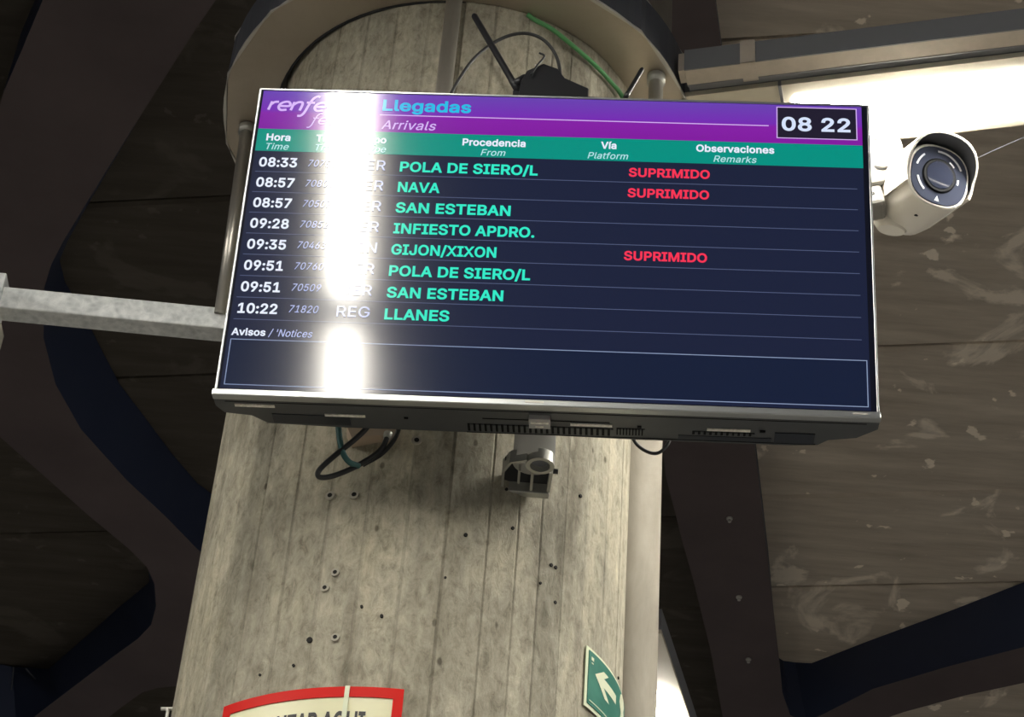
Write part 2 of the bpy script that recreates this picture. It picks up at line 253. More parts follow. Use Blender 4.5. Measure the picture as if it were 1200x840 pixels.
GLYPHS = {'B':{"'":[206,[[53,293,153,293,162,534,43,533]]],'.':[188,[[43,-9,57,-21,82,-31,107,-31,137,-18,156,1,166,23,166,58,156,81,135,102,112,112,80,112,50,97,33,78,23,53,23,28,33,3]]],'/':[249,[[-18,-102,89,-102,93,-99,268,551,267,558,159,558,155,551]]],'0':[453,[[89,26,118,0,168,-25,211,-33,243,-33,286,-25,316,-13,364,26,389,61,409,103,427,173,432,233,429,311,419,371,399,428,379,463,341,505,291,532,261,540,218,542,171,535,136,520,113,505,74,463,42,398,27,336,22,291,22,218,27,171,37,126,54,78],[181,92,154,131,139,186,134,246,139,323,152,371,169,403,191,425,201,430,243,432,266,422,284,403,307,356,317,298,317,208,312,173,302,138,289,113,263,85,246,77,226,75,201,80]]],'1':[453,[[52,-26,418,-25,417,82,303,83,302,534,189,534,60,440,63,333,67,316,184,404,188,403,188,83,52,82]]],'2':[453,[[39,-26,415,-25,414,82,193,75,315,193,355,240,388,293,405,340,405,403,393,443,370,478,349,499,317,522,277,537,249,542,202,542,174,537,139,524,109,507,88,488,63,455,43,403,39,336,149,336,155,388,160,400,187,426,212,434,247,432,277,416,290,398,295,373,288,338,255,290,38,58]]],'3':[453,[[49,41,80,10,123,-15,175,-30,243,-33,293,-23,323,-10,360,15,394,53,412,91,419,128,417,178,407,211,394,236,360,275,315,302,269,316,399,451,398,535,44,533,45,427,247,433,132,311,132,223,235,220,260,212,280,200,294,183,304,146,302,126,294,108,275,90,243,77,195,77,175,82,158,92,144,106,137,121,130,157,15,157,22,98,29,76]]],'4':[453,[[14,80,255,79,257,-26,369,-25,369,78,439,80,439,188,369,190,369,343,257,344,256,190,154,190,341,508,354,530,352,534,232,534,229,530,14,165]]],'5':[453,[[68,36,107,0,152,-23,197,-33,242,-33,297,-20,322,-8,345,7,383,48,403,86,413,118,416,191,403,241,381,283,337,327,287,352,250,360,215,360,162,347,161,358,175,427,392,427,392,535,73,533,38,231,137,220,160,237,185,247,247,247,270,235,286,218,301,183,301,141,283,103,265,87,242,77,202,77,175,90,156,108,142,157,32,157,38,93,48,66]]],'6':[453,[[102,11,124,-5,176,-28,206,-33,264,-30,299,-20,344,5,375,36,390,58,410,106,415,138,412,196,405,226,392,253,377,276,349,305,326,320,276,337,235,341,364,532,239,535,97,328,70,281,42,211,37,183,37,141,42,108,57,68,72,43],[186,85,165,106,155,126,150,161,157,196,176,222,196,235,216,240,256,235,287,208,297,188,302,158,297,126,287,106,266,85,256,80,239,75,214,75]]],'7':[453,[[57,-26,180,-26,184,-22,416,440,415,534,36,533,37,426,281,425,56,-22]]],'8':[453,[[63,33,87,10,110,-5,150,-23,200,-33,252,-33,302,-23,347,-3,386,28,413,68,426,111,426,161,421,183,411,208,393,236,358,268,383,296,401,331,408,373,403,421,386,461,373,478,352,500,322,520,262,540,215,542,177,537,140,525,110,507,78,478,66,461,46,408,46,353,61,308,93,268,61,238,48,221,33,188,26,153,26,118,31,91,43,61],[160,95,146,113,141,148,146,166,156,181,175,197,215,210,252,207,285,192,303,171,311,148,308,118,298,101,282,87,240,75,212,75,187,80],[180,330,168,341,161,356,158,378,166,406,182,422,205,432,230,435,262,427,278,416,291,396,293,368,286,346,270,327,245,317,205,317]]],'9':[453,[[87,-22,214,-26,355,180,382,228,402,273,415,328,415,368,402,423,392,445,370,478,336,509,299,529,249,542,204,542,154,529,131,519,105,500,75,470,50,425,37,373,37,330,47,283,60,255,75,233,119,194,166,174,217,168],[184,282,165,300,152,330,152,373,165,403,191,426,214,434,239,434,266,424,292,395,300,373,302,348,292,308,279,289,249,271,216,269]]],':':[188,[[43,-9,57,-21,82,-31,107,-31,137,-18,156,1,166,23,166,58,156,81,135,102,112,112,80,112,50,97,33,78,23,53,23,28,33,3],[43,266,57,254,85,244,105,244,137,257,153,273,166,298,166,333,148,366,135,377,112,387,80,387,52,374,36,358,23,328,23,303,33,278]]],'A':[480,[[-19,-26,103,-26,153,116,326,116,378,-26,499,-25,293,534,182,533],[192,225,238,369,289,225]]],'B':[456,[[35,-26,273,-26,310,-21,350,-9,385,11,424,55,442,103,442,173,427,215,417,230,390,259,377,268,397,288,414,315,422,338,424,395,414,435,404,455,369,495,350,509,310,526,273,534,34,533],[153,84,153,204,270,204,300,191,324,165,329,150,329,125,319,105,300,91,273,84],[153,311,153,426,265,424,290,414,302,403,309,385,309,358,302,340,285,324,250,311]]],'C':[510,[[96,35,133,5,171,-15,226,-30,291,-33,333,-25,398,2,431,27,462,63,489,116,504,178,503,187,391,187,369,131,343,102,301,82,246,80,198,97,167,126,142,171,129,231,132,298,149,356,167,383,186,402,208,417,236,427,286,430,316,422,343,407,369,378,391,322,503,322,504,331,494,376,472,431,437,476,416,495,373,520,341,532,276,542,228,540,166,522,138,507,113,490,62,433,34,378,22,336,14,278,14,228,22,171,44,106,67,68]]],'D':[502,[[35,-26,243,-26,298,-19,330,-8,385,22,427,60,442,80,469,135,484,195,487,298,482,330,464,388,442,430,398,479,365,502,328,519,263,534,34,533],[153,84,152,423,255,424,285,416,310,404,339,378,359,343,367,320,374,250,369,200,357,160,342,135,318,111,293,96,245,84]]],'E':[419,[[35,-26,402,-25,400,84,152,85,153,202,382,203,380,312,153,312,152,425,398,426,398,534,34,533]]],'F':[410,[[35,-26,152,-25,153,194,372,195,370,304,152,305,152,425,393,426,393,534,34,533]]],'G':[520,[[82,48,118,15,171,-15,226,-30,291,-33,346,-23,388,-5,431,25,459,56,487,103,502,158,503,282,258,282,258,172,371,190,389,188,379,146,364,121,331,92,291,80,236,82,213,90,186,107,167,126,152,148,137,186,132,211,129,276,134,311,147,351,167,383,188,405,226,425,248,430,283,430,313,422,333,412,367,378,391,322,509,323,494,378,477,421,449,461,403,502,361,525,331,535,273,542,226,540,171,525,136,507,108,487,67,441,44,403,22,336,14,281,14,228,22,171,32,136,49,96]]],'H':[517,[[35,-26,152,-25,153,206,365,206,367,-25,482,-25,480,534,367,533,365,314,153,314,152,533,34,533]]],'I':[300,[[6,-26,295,-25,295,83,208,85,208,425,295,428,294,534,5,533,5,428,93,425,93,85,5,83]]],'J':[396,[[51,21,85,-8,117,-23,147,-30,200,-33,252,-23,285,-8,317,20,338,46,356,91,363,146,362,535,246,533,246,133,241,111,230,92,202,77,167,77,140,92,128,111,123,131,122,200,6,198,11,98,28,51]]],'L':[393,[[35,-26,387,-25,385,84,152,85,150,534,34,533]]],'M':[628,[[35,-26,149,-25,150,284,268,-26,358,-26,362,-22,478,276,479,-25,594,-25,593,534,457,533,327,195,313,149,172,533,34,533]]],'N':[523,[[35,-26,152,-25,150,332,369,-22,373,-26,489,-25,488,534,372,533,373,179,154,530,150,534,34,533]]],'O':[533,[[84,46,126,10,171,-15,226,-30,286,-33,333,-25,398,2,431,27,467,68,489,106,512,173,519,233,517,306,499,378,472,433,422,488,401,505,348,530,306,540,258,542,203,535,166,522,131,502,112,488,64,436,34,378,22,336,14,278,14,228,22,171,32,136,54,88],[188,105,167,126,152,148,134,196,129,231,129,276,134,311,147,351,169,386,186,402,213,420,248,430,286,430,321,420,346,405,367,383,382,361,397,323,404,278,404,228,389,163,369,128,346,105,301,82,246,80,218,87]]],'P':[445,[[35,-26,152,-25,153,159,275,162,318,172,365,196,404,238,419,265,432,305,434,375,424,418,412,445,397,468,360,502,323,522,268,534,34,533],[153,269,153,426,263,424,288,414,304,400,317,370,317,325,307,298,290,282,255,269]]],'Q':[533,[[79,52,113,19,138,1,196,-24,231,-31,271,-34,318,-29,348,-19,388,-74,509,-68,437,35,472,75,504,145,512,172,519,232,517,305,502,372,487,407,459,450,426,486,398,506,336,534,293,541,243,541,198,534,171,524,126,499,84,462,54,420,32,372,19,322,14,280,14,230,24,162,44,107],[183,109,157,140,142,170,132,210,129,277,134,312,147,350,171,386,198,411,218,421,243,429,291,429,316,421,343,406,369,380,394,332,404,280,404,230,399,195,387,157,368,129,326,186,208,181,204,177,277,80,253,79,228,84]]],'R':[449,[[35,-26,152,-25,153,172,230,172,234,168,338,-26,472,-25,352,193,353,199,389,225,412,255,432,305,437,353,432,398,414,445,402,465,355,507,318,524,270,534,34,533],[153,282,153,426,265,424,295,412,307,400,317,378,319,343,314,318,298,296,285,289,258,282]]],'S':[447,[[74,11,123,-17,163,-30,195,-35,270,-32,313,-22,355,-2,401,39,419,66,434,114,434,161,424,199,401,234,373,260,340,280,318,290,183,330,163,340,144,359,141,366,144,394,165,418,195,430,243,433,265,428,299,406,309,389,318,353,428,353,424,409,411,444,389,476,345,513,308,530,280,538,230,543,175,538,128,523,93,503,64,476,41,444,26,396,26,354,34,321,49,291,66,271,93,250,148,223,283,183,313,163,319,151,316,119,300,98,280,85,255,78,208,75,170,85,141,106,131,126,129,156,125,163,10,163,14,114,29,66,49,36]]],'T':[449,[[167,-26,283,-25,283,425,442,426,442,534,6,533,7,426,166,425]]],'U':[517,[[87,35,118,6,165,-19,215,-32,283,-34,345,-22,383,-4,418,21,444,50,467,87,477,115,484,170,483,536,367,535,367,162,354,125,328,96,303,83,280,78,235,78,198,91,167,120,152,155,149,535,34,535,34,152,47,97,62,67]]],'V':[480,[[185,-26,297,-25,494,515,498,534,378,534,374,530,240,142,104,533,-21,533]]],'X':[474,[[-22,-22,104,-26,185,88,237,169,369,-26,498,-22,290,260,295,273,450,478,487,532,359,534,273,410,239,352,119,534,-12,530,180,270,185,258,-22,-17]]],'Z':[438,[[18,-26,424,-25,423,84,159,83,419,448,421,534,14,533,16,426,279,428,17,58]]],'a':[389,[[42,10,61,-6,88,-21,136,-34,183,-34,211,-29,246,-11,249,-13,251,-26,362,-25,362,280,354,315,342,340,313,374,281,394,253,404,201,411,158,409,118,399,91,386,61,366,37,340,22,315,6,274,113,244,132,277,158,299,173,304,216,304,233,296,242,287,249,267,249,257,241,254,153,244,91,229,53,209,22,177,7,142,4,87,14,50],[133,79,119,95,119,117,131,129,156,139,272,157,249,145,249,130,242,107,216,81,183,71,161,71]]],'b':[424,[[27,-25,138,-27,140,-7,175,-27,208,-34,265,-32,305,-19,340,3,369,32,397,80,412,127,417,170,412,250,399,292,382,327,369,345,330,381,275,406,243,411,193,408,175,403,140,383,138,536,27,535],[170,91,154,112,147,130,139,165,139,215,149,255,162,277,188,298,205,303,235,303,253,298,277,280,292,255,299,230,302,165,292,125,282,105,260,83,245,76,205,73]]],'c':[396,[[63,27,99,-4,127,-19,169,-32,224,-34,267,-27,294,-17,329,6,358,35,381,72,397,121,289,148,273,107,257,88,234,76,189,73,164,83,143,105,131,130,123,165,123,210,133,252,146,275,174,298,192,303,222,303,249,293,271,272,289,231,394,258,376,315,358,342,329,371,307,386,267,403,222,411,172,408,127,396,104,383,87,371,46,327,28,295,13,247,8,212,8,162,21,100,38,62]]],'d':[424,[[56,32,97,-7,119,-19,159,-32,232,-32,254,-24,282,-7,286,-8,287,-27,398,-25,397,536,286,535,284,383,249,403,232,408,182,411,149,406,94,381,48,335,31,305,13,252,8,215,8,162,13,127,26,85],[164,83,143,105,126,147,123,215,128,240,141,270,167,296,189,303,229,301,249,291,263,277,281,240,286,212,286,167,281,140,271,112,258,95,229,76,189,73]]],'e':[404,[[73,17,99,-4,149,-27,192,-34,234,-34,289,-22,324,-4,351,17,373,45,391,82,397,111,289,136,276,102,262,86,232,73,192,73,157,88,133,117,126,140,127,143,398,145,396,235,383,290,356,340,334,363,312,381,277,398,242,408,192,411,157,406,127,396,99,381,79,366,46,327,28,295,13,247,8,212,8,162,16,117,31,75,51,42],[128,245,138,270,162,293,187,303,222,303,239,298,266,275,273,262,281,235,139,241]]],'g':[425,[[46,-110,82,-143,122,-163,177,-176,237,-176,277,-168,322,-151,352,-128,371,-107,388,-75,398,-35,397,404,289,404,287,382,274,392,239,407,197,412,154,407,99,384,71,360,46,330,21,280,8,218,8,165,13,130,26,90,43,58,66,30,94,7,144,-16,169,-21,234,-18,286,3,283,-30,276,-45,257,-61,227,-71,187,-71,152,-58,113,-12,104,-8,16,-60],[149,107,131,135,123,165,123,218,133,255,143,273,164,294,174,299,192,304,229,302,249,292,263,278,281,243,286,220,286,165,278,135,268,115,249,97,227,87,202,84,174,89]]],'h':[410,[[28,-26,139,-25,142,253,152,275,168,292,190,302,210,304,245,294,259,280,269,255,269,-25,384,-25,382,275,369,323,354,350,330,377,293,399,270,406,230,412,198,409,170,401,140,386,138,534,27,533]]],'i':[167,[[27,-26,139,-25,137,406,26,405],[29,443,47,426,70,416,95,416,125,429,141,445,151,468,151,500,144,518,132,532,100,549,67,549,45,539,26,520,16,498,16,468]]],'l':[189,[[52,5,73,-13,95,-23,123,-28,153,-28,208,-21,212,-17,192,78,155,79,143,82,139,88,138,534,27,533,27,65,34,35]]],'m':[610,[[28,-26,139,-25,142,260,158,289,188,304,220,302,233,294,247,275,250,-26,362,-25,362,258,369,280,385,296,405,304,433,304,455,294,469,270,469,-25,583,-26,582,288,572,325,552,360,530,382,508,396,460,412,415,412,383,404,340,382,320,362,288,394,243,412,200,412,175,406,148,394,140,386,138,406,28,406]]],'n':[410,[[28,-26,139,-25,142,253,152,275,168,292,190,302,210,304,245,294,259,280,269,255,269,-25,384,-25,382,275,374,310,362,338,344,363,320,384,288,401,230,412,178,404,138,384,135,406,27,405]]],'o':[415,[[63,27,99,-4,127,-19,169,-32,227,-34,267,-27,312,-7,329,6,368,47,388,85,401,122,408,185,406,225,396,272,376,317,358,342,329,371,287,396,257,406,222,411,172,408,127,396,104,383,87,371,46,327,28,295,13,247,8,212,8,162,21,100,38,62],[164,83,143,105,126,147,123,210,128,237,146,275,169,296,192,303,234,301,266,280,283,250,293,202,288,140,268,100,242,78,224,73,189,73]]],'p':[424,[[28,-169,139,-167,140,-6,175,-26,205,-34,255,-34,278,-29,315,-14,348,9,377,43,394,73,412,128,417,168,417,208,407,270,382,328,367,348,343,371,303,396,260,409,220,411,175,404,140,384,138,406,27,405],[175,86,154,113,144,138,139,165,139,215,144,240,157,270,180,294,208,304,245,301,274,283,287,265,297,240,302,215,302,165,297,140,282,105,253,79,238,74,203,74]]],'r':[259,[[28,-26,139,-25,142,258,163,286,183,296,225,299,269,295,268,409,185,409,160,401,140,389,137,390,135,406,27,405]]],'s':[365,[[39,25,62,1,102,-22,140,-32,205,-34,255,-24,292,-7,310,6,336,35,354,72,356,130,346,160,326,190,302,208,267,226,165,251,147,258,139,265,134,277,145,296,160,303,205,306,220,301,236,285,255,248,357,271,339,327,321,355,290,383,262,398,227,408,150,408,112,398,82,383,44,347,34,332,21,295,21,255,39,207,72,173,100,158,232,121,241,110,241,97,230,83,215,76,172,71,140,81,126,95,110,136,7,116,4,110,16,65]]],'t':[227,[[65,11,89,-10,134,-28,177,-30,243,-19,223,81,157,77,153,84,153,301,230,304,230,404,153,406,152,497,39,497,38,406,-20,404,-20,304,38,301,38,89,45,46]]],'v':[389,[[142,-22,146,-26,245,-25,408,406,288,406,285,403,200,160,193,152,105,403,101,406,-20,405]]],'í':[167,[[27,-26,140,-25,140,405,123,408,215,550,209,554,89,554,15,405,25,403]]],' ':[188,[]]},'R':{"'":[206,[[72,311,136,312,142,516,63,514]]],'/':[249,[[6,-83,78,-82,243,530,241,539,174,539,170,533]]],'0':[453,[[98,45,125,19,165,-4,210,-14,262,-11,295,-1,335,24,361,52,381,85,398,132,408,180,413,250,408,330,393,392,368,445,327,491,297,509,257,521,227,524,175,516,142,501,107,474,73,425,61,395,46,335,41,290,41,217,46,172,61,112,73,82],[167,79,148,102,136,127,123,167,116,227,116,282,123,340,136,382,146,402,175,436,207,451,247,451,272,441,296,420,318,380,326,357,336,300,336,210,331,172,321,135,308,107,298,92,272,69,250,59,217,56,195,61]]],'1':[453,[[71,-7,397,-6,396,60,282,62,281,516,196,516,79,429,79,349,83,348,193,430,204,434,204,62,71,60]]],'2':[453,[[58,-7,397,-6,396,63,164,62,279,182,344,257,364,287,382,327,387,347,387,397,377,432,357,464,336,486,306,506,281,516,238,523,178,518,131,498,111,483,94,467,72,432,59,387,61,356,133,356,137,392,152,422,173,440,211,453,248,450,271,443,286,433,307,407,314,372,307,334,294,309,269,277,62,57,57,49]]],'3':[453,[[81,35,112,11,154,-6,194,-14,242,-14,289,-4,327,14,344,26,376,60,396,105,401,137,396,185,378,225,349,259,324,276,289,291,233,297,378,457,377,516,63,515,64,446,276,445,151,302,151,242,237,239,279,224,311,192,321,167,323,145,316,107,289,76,264,64,222,56,189,59,147,76,126,100,114,139,37,139,38,110,46,85,61,57]]],'4':[453,[[33,99,274,98,275,-6,350,-6,350,97,420,99,420,169,350,172,349,326,275,324,274,170,123,172,321,516,244,516,240,512,33,162]]],'5':[453,[[87,42,113,19,156,-4,198,-14,241,-14,271,-9,313,9,343,31,374,70,387,95,397,135,397,187,392,217,362,277,316,319,263,339,198,339,161,326,142,315,158,446,373,446,373,516,89,515,59,247,131,239,146,251,181,266,241,269,268,259,294,237,314,205,322,162,314,120,294,87,261,64,228,56,198,59,163,74,142,95,126,139,53,139,54,107,59,90,69,67]]],'6':[453,[[104,35,138,9,163,-4,205,-14,248,-14,295,-1,330,19,364,52,379,77,394,125,396,167,391,205,384,227,364,262,335,291,290,314,255,321,199,317,330,514,250,516,244,510,111,315,81,262,59,197,56,140,61,112,76,72],[173,71,149,95,134,130,131,172,141,207,170,241,200,256,238,259,275,246,299,225,311,205,319,182,319,132,309,105,283,74,268,64,245,56,208,56]]],'7':[453,[[86,-7,170,-6,398,447,396,516,55,514,56,446,313,444]]],'8':[453,[[90,32,124,9,171,-9,201,-14,269,-11,319,4,349,21,375,45,397,80,407,115,407,155,395,197,377,225,354,249,317,267,339,276,365,302,380,330,390,380,385,417,377,437,360,465,329,494,301,509,271,519,229,524,164,514,114,486,92,465,72,432,62,385,70,335,97,290,135,265,109,256,72,222,57,197,47,167,45,117,50,95,67,57],[144,84,125,115,122,152,135,185,161,211,199,226,241,229,286,214,317,185,327,162,330,127,322,102,296,74,269,61,244,56,209,56,176,64],[165,317,152,330,145,345,140,385,147,412,169,436,201,451,251,451,276,441,300,420,310,400,310,352,295,325,279,311,261,301,239,296,214,296,186,304]]],'9':[453,[[120,-7,203,-7,209,-1,341,194,379,264,389,294,396,337,394,382,374,439,356,464,333,488,305,506,273,518,238,523,193,521,138,501,108,478,89,457,69,422,61,399,56,372,56,329,61,302,76,264,96,237,120,216,160,195,193,188,254,192],[163,275,151,287,139,309,131,344,136,387,151,417,178,440,210,453,243,453,283,436,309,404,319,374,319,327,301,287,280,266,240,250,200,253,178,263]]],'A':[480,[[8,-7,91,-6,140,136,340,136,389,-6,471,-6,280,516,198,516,194,512],[164,207,209,334,238,430,314,207]]],'C':[510,[[98,60,125,34,175,4,202,-6,250,-14,290,-14,322,-9,360,4,392,21,436,60,463,102,478,147,480,169,405,169,393,135,378,110,342,79,322,69,292,61,242,61,192,79,153,112,123,165,111,222,111,285,116,317,126,350,141,380,172,416,190,429,225,444,247,449,285,449,332,436,365,414,383,392,405,341,480,341,481,350,473,380,456,420,426,460,405,479,362,504,315,519,267,524,232,521,177,506,152,494,102,454,81,427,61,392,41,335,33,280,33,230,38,187,51,140,71,97]]],'D':[502,[[54,-7,242,-7,294,1,332,13,379,40,406,64,428,94,451,139,463,184,468,219,468,292,463,327,453,364,431,412,409,440,382,468,359,483,299,508,252,516,53,514],[132,63,131,444,257,443,294,433,327,416,351,394,373,359,383,332,391,294,393,249,388,199,376,157,361,129,332,98,292,76,249,66]]],'E':[419,[[54,-7,383,-6,382,63,131,64,132,221,363,222,362,293,132,293,131,444,379,446,379,516,53,514]]],'F':[410,[[54,-7,131,-6,132,213,353,214,352,286,131,287,131,444,374,446,374,516,53,514]]],'G':[520,[[91,67,125,34,150,16,202,-6,250,-14,310,-11,357,1,402,26,441,62,471,115,478,137,486,192,485,264,276,262,277,191,408,197,398,142,376,105,345,79,325,69,295,61,230,64,207,71,175,91,153,112,131,147,121,172,111,222,111,285,116,317,126,350,141,380,172,416,222,444,247,449,285,449,317,441,350,424,376,397,393,370,405,341,482,341,471,390,451,427,436,447,390,489,362,504,315,519,265,524,205,516,170,504,132,481,96,447,78,425,51,370,41,335,33,280,33,227,38,187,51,140,63,110]]],'M':[628,[[54,-7,128,-6,129,393,281,-6,347,-7,466,294,499,396,498,-6,576,-6,574,516,471,514,346,192,314,93,158,514,53,514]]],'N':[523,[[54,-7,133,-6,133,294,129,403,378,-1,384,-7,471,-6,469,516,391,514,391,194,394,108,143,512,139,516,53,514]]],'P':[445,[[54,-7,131,-6,132,178,274,180,307,188,344,206,367,223,398,264,416,324,416,369,411,397,403,419,383,454,342,490,302,508,264,516,53,514],[131,252,132,446,267,443,294,433,323,407,336,372,336,324,323,289,304,268,287,258,259,250]]],'R':[449,[[54,-7,131,-6,132,190,242,190,346,-3,349,-7,438,-6,326,202,327,208,337,211,367,230,388,254,406,287,416,327,416,379,406,419,373,469,337,496,304,508,264,516,53,514],[132,263,132,446,249,446,292,436,316,419,328,402,336,382,338,342,333,314,314,286,284,268,262,263]]],'T':[449,[[186,-7,265,-6,265,444,424,446,424,516,25,514,26,446,185,444]]],'a':[389,[[46,34,77,5,105,-7,137,-15,182,-15,207,-10,247,10,267,33,270,-7,343,-6,343,274,336,309,323,334,300,360,275,375,237,388,195,393,162,390,130,383,100,370,58,336,33,294,35,285,102,265,118,291,140,310,172,323,217,323,235,318,250,308,261,294,268,269,268,251,262,240,247,235,145,223,97,210,60,190,36,164,23,126,26,76,33,54],[118,66,106,79,98,96,98,114,103,129,117,143,155,158,268,176,266,116,256,94,237,73,222,63,187,53,155,53]]],'c':[396,[[72,46,96,22,131,0,171,-13,223,-15,263,-8,293,5,328,30,347,51,372,106,306,125,297,121,292,104,280,84,261,67,241,57,186,55,168,60,151,70,125,99,110,134,105,159,105,219,120,269,148,305,171,317,188,322,223,322,243,317,263,307,282,289,298,255,366,270,370,279,357,309,345,329,316,357,261,385,201,392,163,387,133,377,103,360,75,334,60,314,42,279,27,214,27,164,37,111,52,76]]],'d':[424,[[80,34,103,12,136,-5,178,-15,213,-15,238,-10,261,0,290,24,303,42,306,-8,380,-6,378,515,305,514,303,335,290,354,268,372,236,387,191,392,153,387,121,375,98,360,57,314,40,276,32,249,27,216,27,161,32,129,45,89,57,64],[151,70,125,99,107,144,102,189,112,254,122,276,137,296,168,317,186,322,223,322,241,317,258,307,280,286,297,251,305,214,305,166,292,114,280,91,258,70,233,57,186,55,173,57]]],'e':[404,[[80,39,106,15,138,-3,191,-15,233,-15,263,-10,306,7,328,22,355,51,367,74,372,96,311,112,301,112,290,89,268,67,253,60,238,55,186,55,168,60,143,75,127,91,112,119,105,146,106,162,377,164,377,229,365,284,342,326,308,360,278,377,236,390,173,390,138,380,106,362,72,331,60,314,47,291,32,246,27,211,27,161,32,129,45,91,57,66],[106,227,105,239,112,261,125,284,148,307,186,322,226,322,261,307,287,276,300,241,298,225]]],'f':[254,[[76,-7,149,-6,149,319,234,322,234,384,151,386,149,434,154,449,176,465,211,465,231,460,252,524,248,528,218,536,166,536,143,531,118,518,94,497,79,472,74,452,74,387,-1,384,1,320,74,319]]],'i':[167,[[46,-7,120,-6,119,386,45,384],[40,459,56,443,74,436,94,436,111,443,128,459,133,472,133,494,128,507,119,518,94,531,74,531,56,523,40,507,35,494,35,472]]],'k':[381,[[47,-7,121,-6,121,139,152,168,292,-7,357,-7,381,-3,211,214,368,382,347,386,282,386,122,223,119,516,46,514]]],'l':[189,[[64,21,79,6,99,-4,122,-9,152,-9,188,-3,176,59,132,61,123,72,121,84,119,516,46,514,46,67,51,44]]],'m':[610,[[47,-7,121,-6,123,267,136,292,152,308,187,323,224,320,247,308,263,287,268,262,269,-7,343,-6,343,264,351,287,369,308,404,323,434,323,457,316,478,297,486,282,488,-6,562,-7,563,282,556,314,538,347,502,378,454,393,419,393,394,388,364,376,343,359,319,330,306,352,284,373,257,388,237,393,204,393,169,383,142,366,119,340,117,386,47,386]]],'n':[410,[[47,-7,121,-6,123,257,133,282,154,306,187,320,209,323,232,320,259,308,278,287,286,269,288,-6,363,-6,363,272,356,304,343,332,331,349,309,368,267,388,204,390,182,386,147,368,119,338,117,386,46,384]]],'o':[415,[[72,46,96,22,131,0,158,-10,188,-15,226,-15,278,-3,306,12,340,41,365,79,382,126,387,154,387,221,377,269,357,311,318,355,301,367,261,385,201,392,163,387,133,377,103,360,75,334,60,314,42,279,27,214,27,164,37,111,52,76],[151,70,125,99,107,144,105,219,115,256,135,291,156,310,188,322,238,320,263,307,287,284,307,239,312,174,302,121,280,84,261,67,241,57,208,52,186,55]]],'p':[424,[[47,-150,121,-148,122,43,149,10,184,-10,207,-15,252,-15,297,-2,322,13,358,49,378,84,393,132,398,182,396,229,386,274,366,317,353,334,329,358,292,380,257,390,189,388,149,368,119,333,117,385,46,384],[161,74,136,107,121,159,121,219,131,259,153,297,179,315,204,323,237,323,254,318,274,308,293,289,308,264,316,242,321,217,321,164,308,114,296,92,273,69,252,58,222,53,199,55,182,60]]],'r':[259,[[47,-7,121,-6,123,262,141,292,172,313,192,318,251,317,249,390,189,390,172,386,144,370,119,343,117,386,46,384]]],'s':[365,[[56,35,76,15,113,-5,141,-13,206,-15,243,-8,278,7,319,44,334,74,337,129,329,151,314,174,288,195,256,210,148,237,133,245,117,264,119,296,136,312,168,325,208,325,233,315,254,291,266,270,331,285,332,291,317,326,283,365,251,382,221,390,153,390,131,385,93,367,57,334,42,299,39,264,44,239,62,209,86,187,116,172,216,147,241,137,257,121,262,101,254,81,241,67,211,55,166,52,128,65,104,94,98,115,36,102,27,99,32,76,44,49]]],'t':[227,[[74,30,103,4,136,-9,176,-11,222,-2,206,61,151,59,139,68,134,78,132,318,211,319,212,385,132,388,131,479,58,479,57,388,-1,385,-1,320,57,318,57,90,62,58]]],'u':[410,[[83,27,109,5,139,-7,162,-12,199,-12,244,0,264,13,289,40,292,-7,363,-6,362,385,288,384,288,129,276,97,254,73,237,63,214,58,182,58,152,70,138,84,126,107,121,129,121,384,46,384,46,114,58,64]]],'v':[389,[[158,-7,232,-6,377,372,378,386,301,386,297,382,220,167,196,88,192,89,177,144,90,384,7,384]]],'y':[389,[[41,-144,91,-152,124,-149,161,-132,192,-98,212,-58,381,386,300,385,220,167,196,86,90,385,7,385,155,2,140,-45,124,-72,106,-82,55,-80]]],' ':[188,[]]}}
_glyph = {}
def glyph_mesh(key, ch):        # filled outline of one letter, cached as (vertices, faces)
    if (key, ch) not in _glyph:
        cu = bpy.data.curves.new('t', 'CURVE'); cu.dimensions = '2D'; cu.fill_mode = 'BOTH'
        for L in GLYPHS[key][ch][1]:
            sp = cu.splines.new('POLY'); sp.points.add(len(L)//2-1)
            for k in range(0, len(L), 2): sp.points[k//2].co = (L[k]/1000, L[k+1]/1000, 0, 1)
            sp.use_cyclic_u = True
        o = bpy.data.objects.new('t', cu); COL.objects.link(o); dg = bpy.context.evaluated_depsgraph_get()
        me = bpy.data.meshes.new_from_object(o.evaluated_get(dg)); bpy.data.objects.remove(o); bpy.data.curves.remove(cu)
        _glyph[(key, ch)] = ([(v.co.x, v.co.y) for v in me.vertices], [tuple(p.vertices) for p in me.polygons]); bpy.data.meshes.remove(me)
    return _glyph[(key, ch)]
def text_mesh(body, left, base, right, cap, mat, parent, y=-.0006, bold=True, slant=0.0, wrap=None, name='lettering', track=0):
    """lettering from the outline table, fitted between left and right, capitals `cap` tall, in local XZ at depth y"""
    key = 'B' if bold else 'R'; pen = 0; lo, hi = (-26, 534) if bold else (-7, 516); vs, fs = [], []
    for ch in body:
        if GLYPHS[key][ch][1]:
            gv, gf = glyph_mesh(key, ch); n0 = len(vs)
            vs += [(pen/1000+a+slant*b, b) for a, b in gv]; fs += [tuple(n0+q for q in f) for f in gf]
        pen += GLYPHS[key][ch][0]+track
    sy = cap/((hi-lo)/1000); x0 = min(v[0] for v in vs); x1 = max(v[0] for v in vs); sx = (right-left)/(x1-x0)
    out = []
    for a, b in vs:
        x, z = left+(a-x0)*sx, base+(b-lo/1000)*sy
        out.append(wrap(x, z) if wrap else (x, y, z))
    me = bpy.data.meshes.new(name); me.from_pydata(out, [], fs); return link(name, me, mat, parent)

# ------------------------------------------------------------------ setting: floor, slab ceiling, pierced steel soffit
fl = box('floor', (-9, -7, -.1), (9, 16, 0), M['floor']); tag(fl, kind='structure')

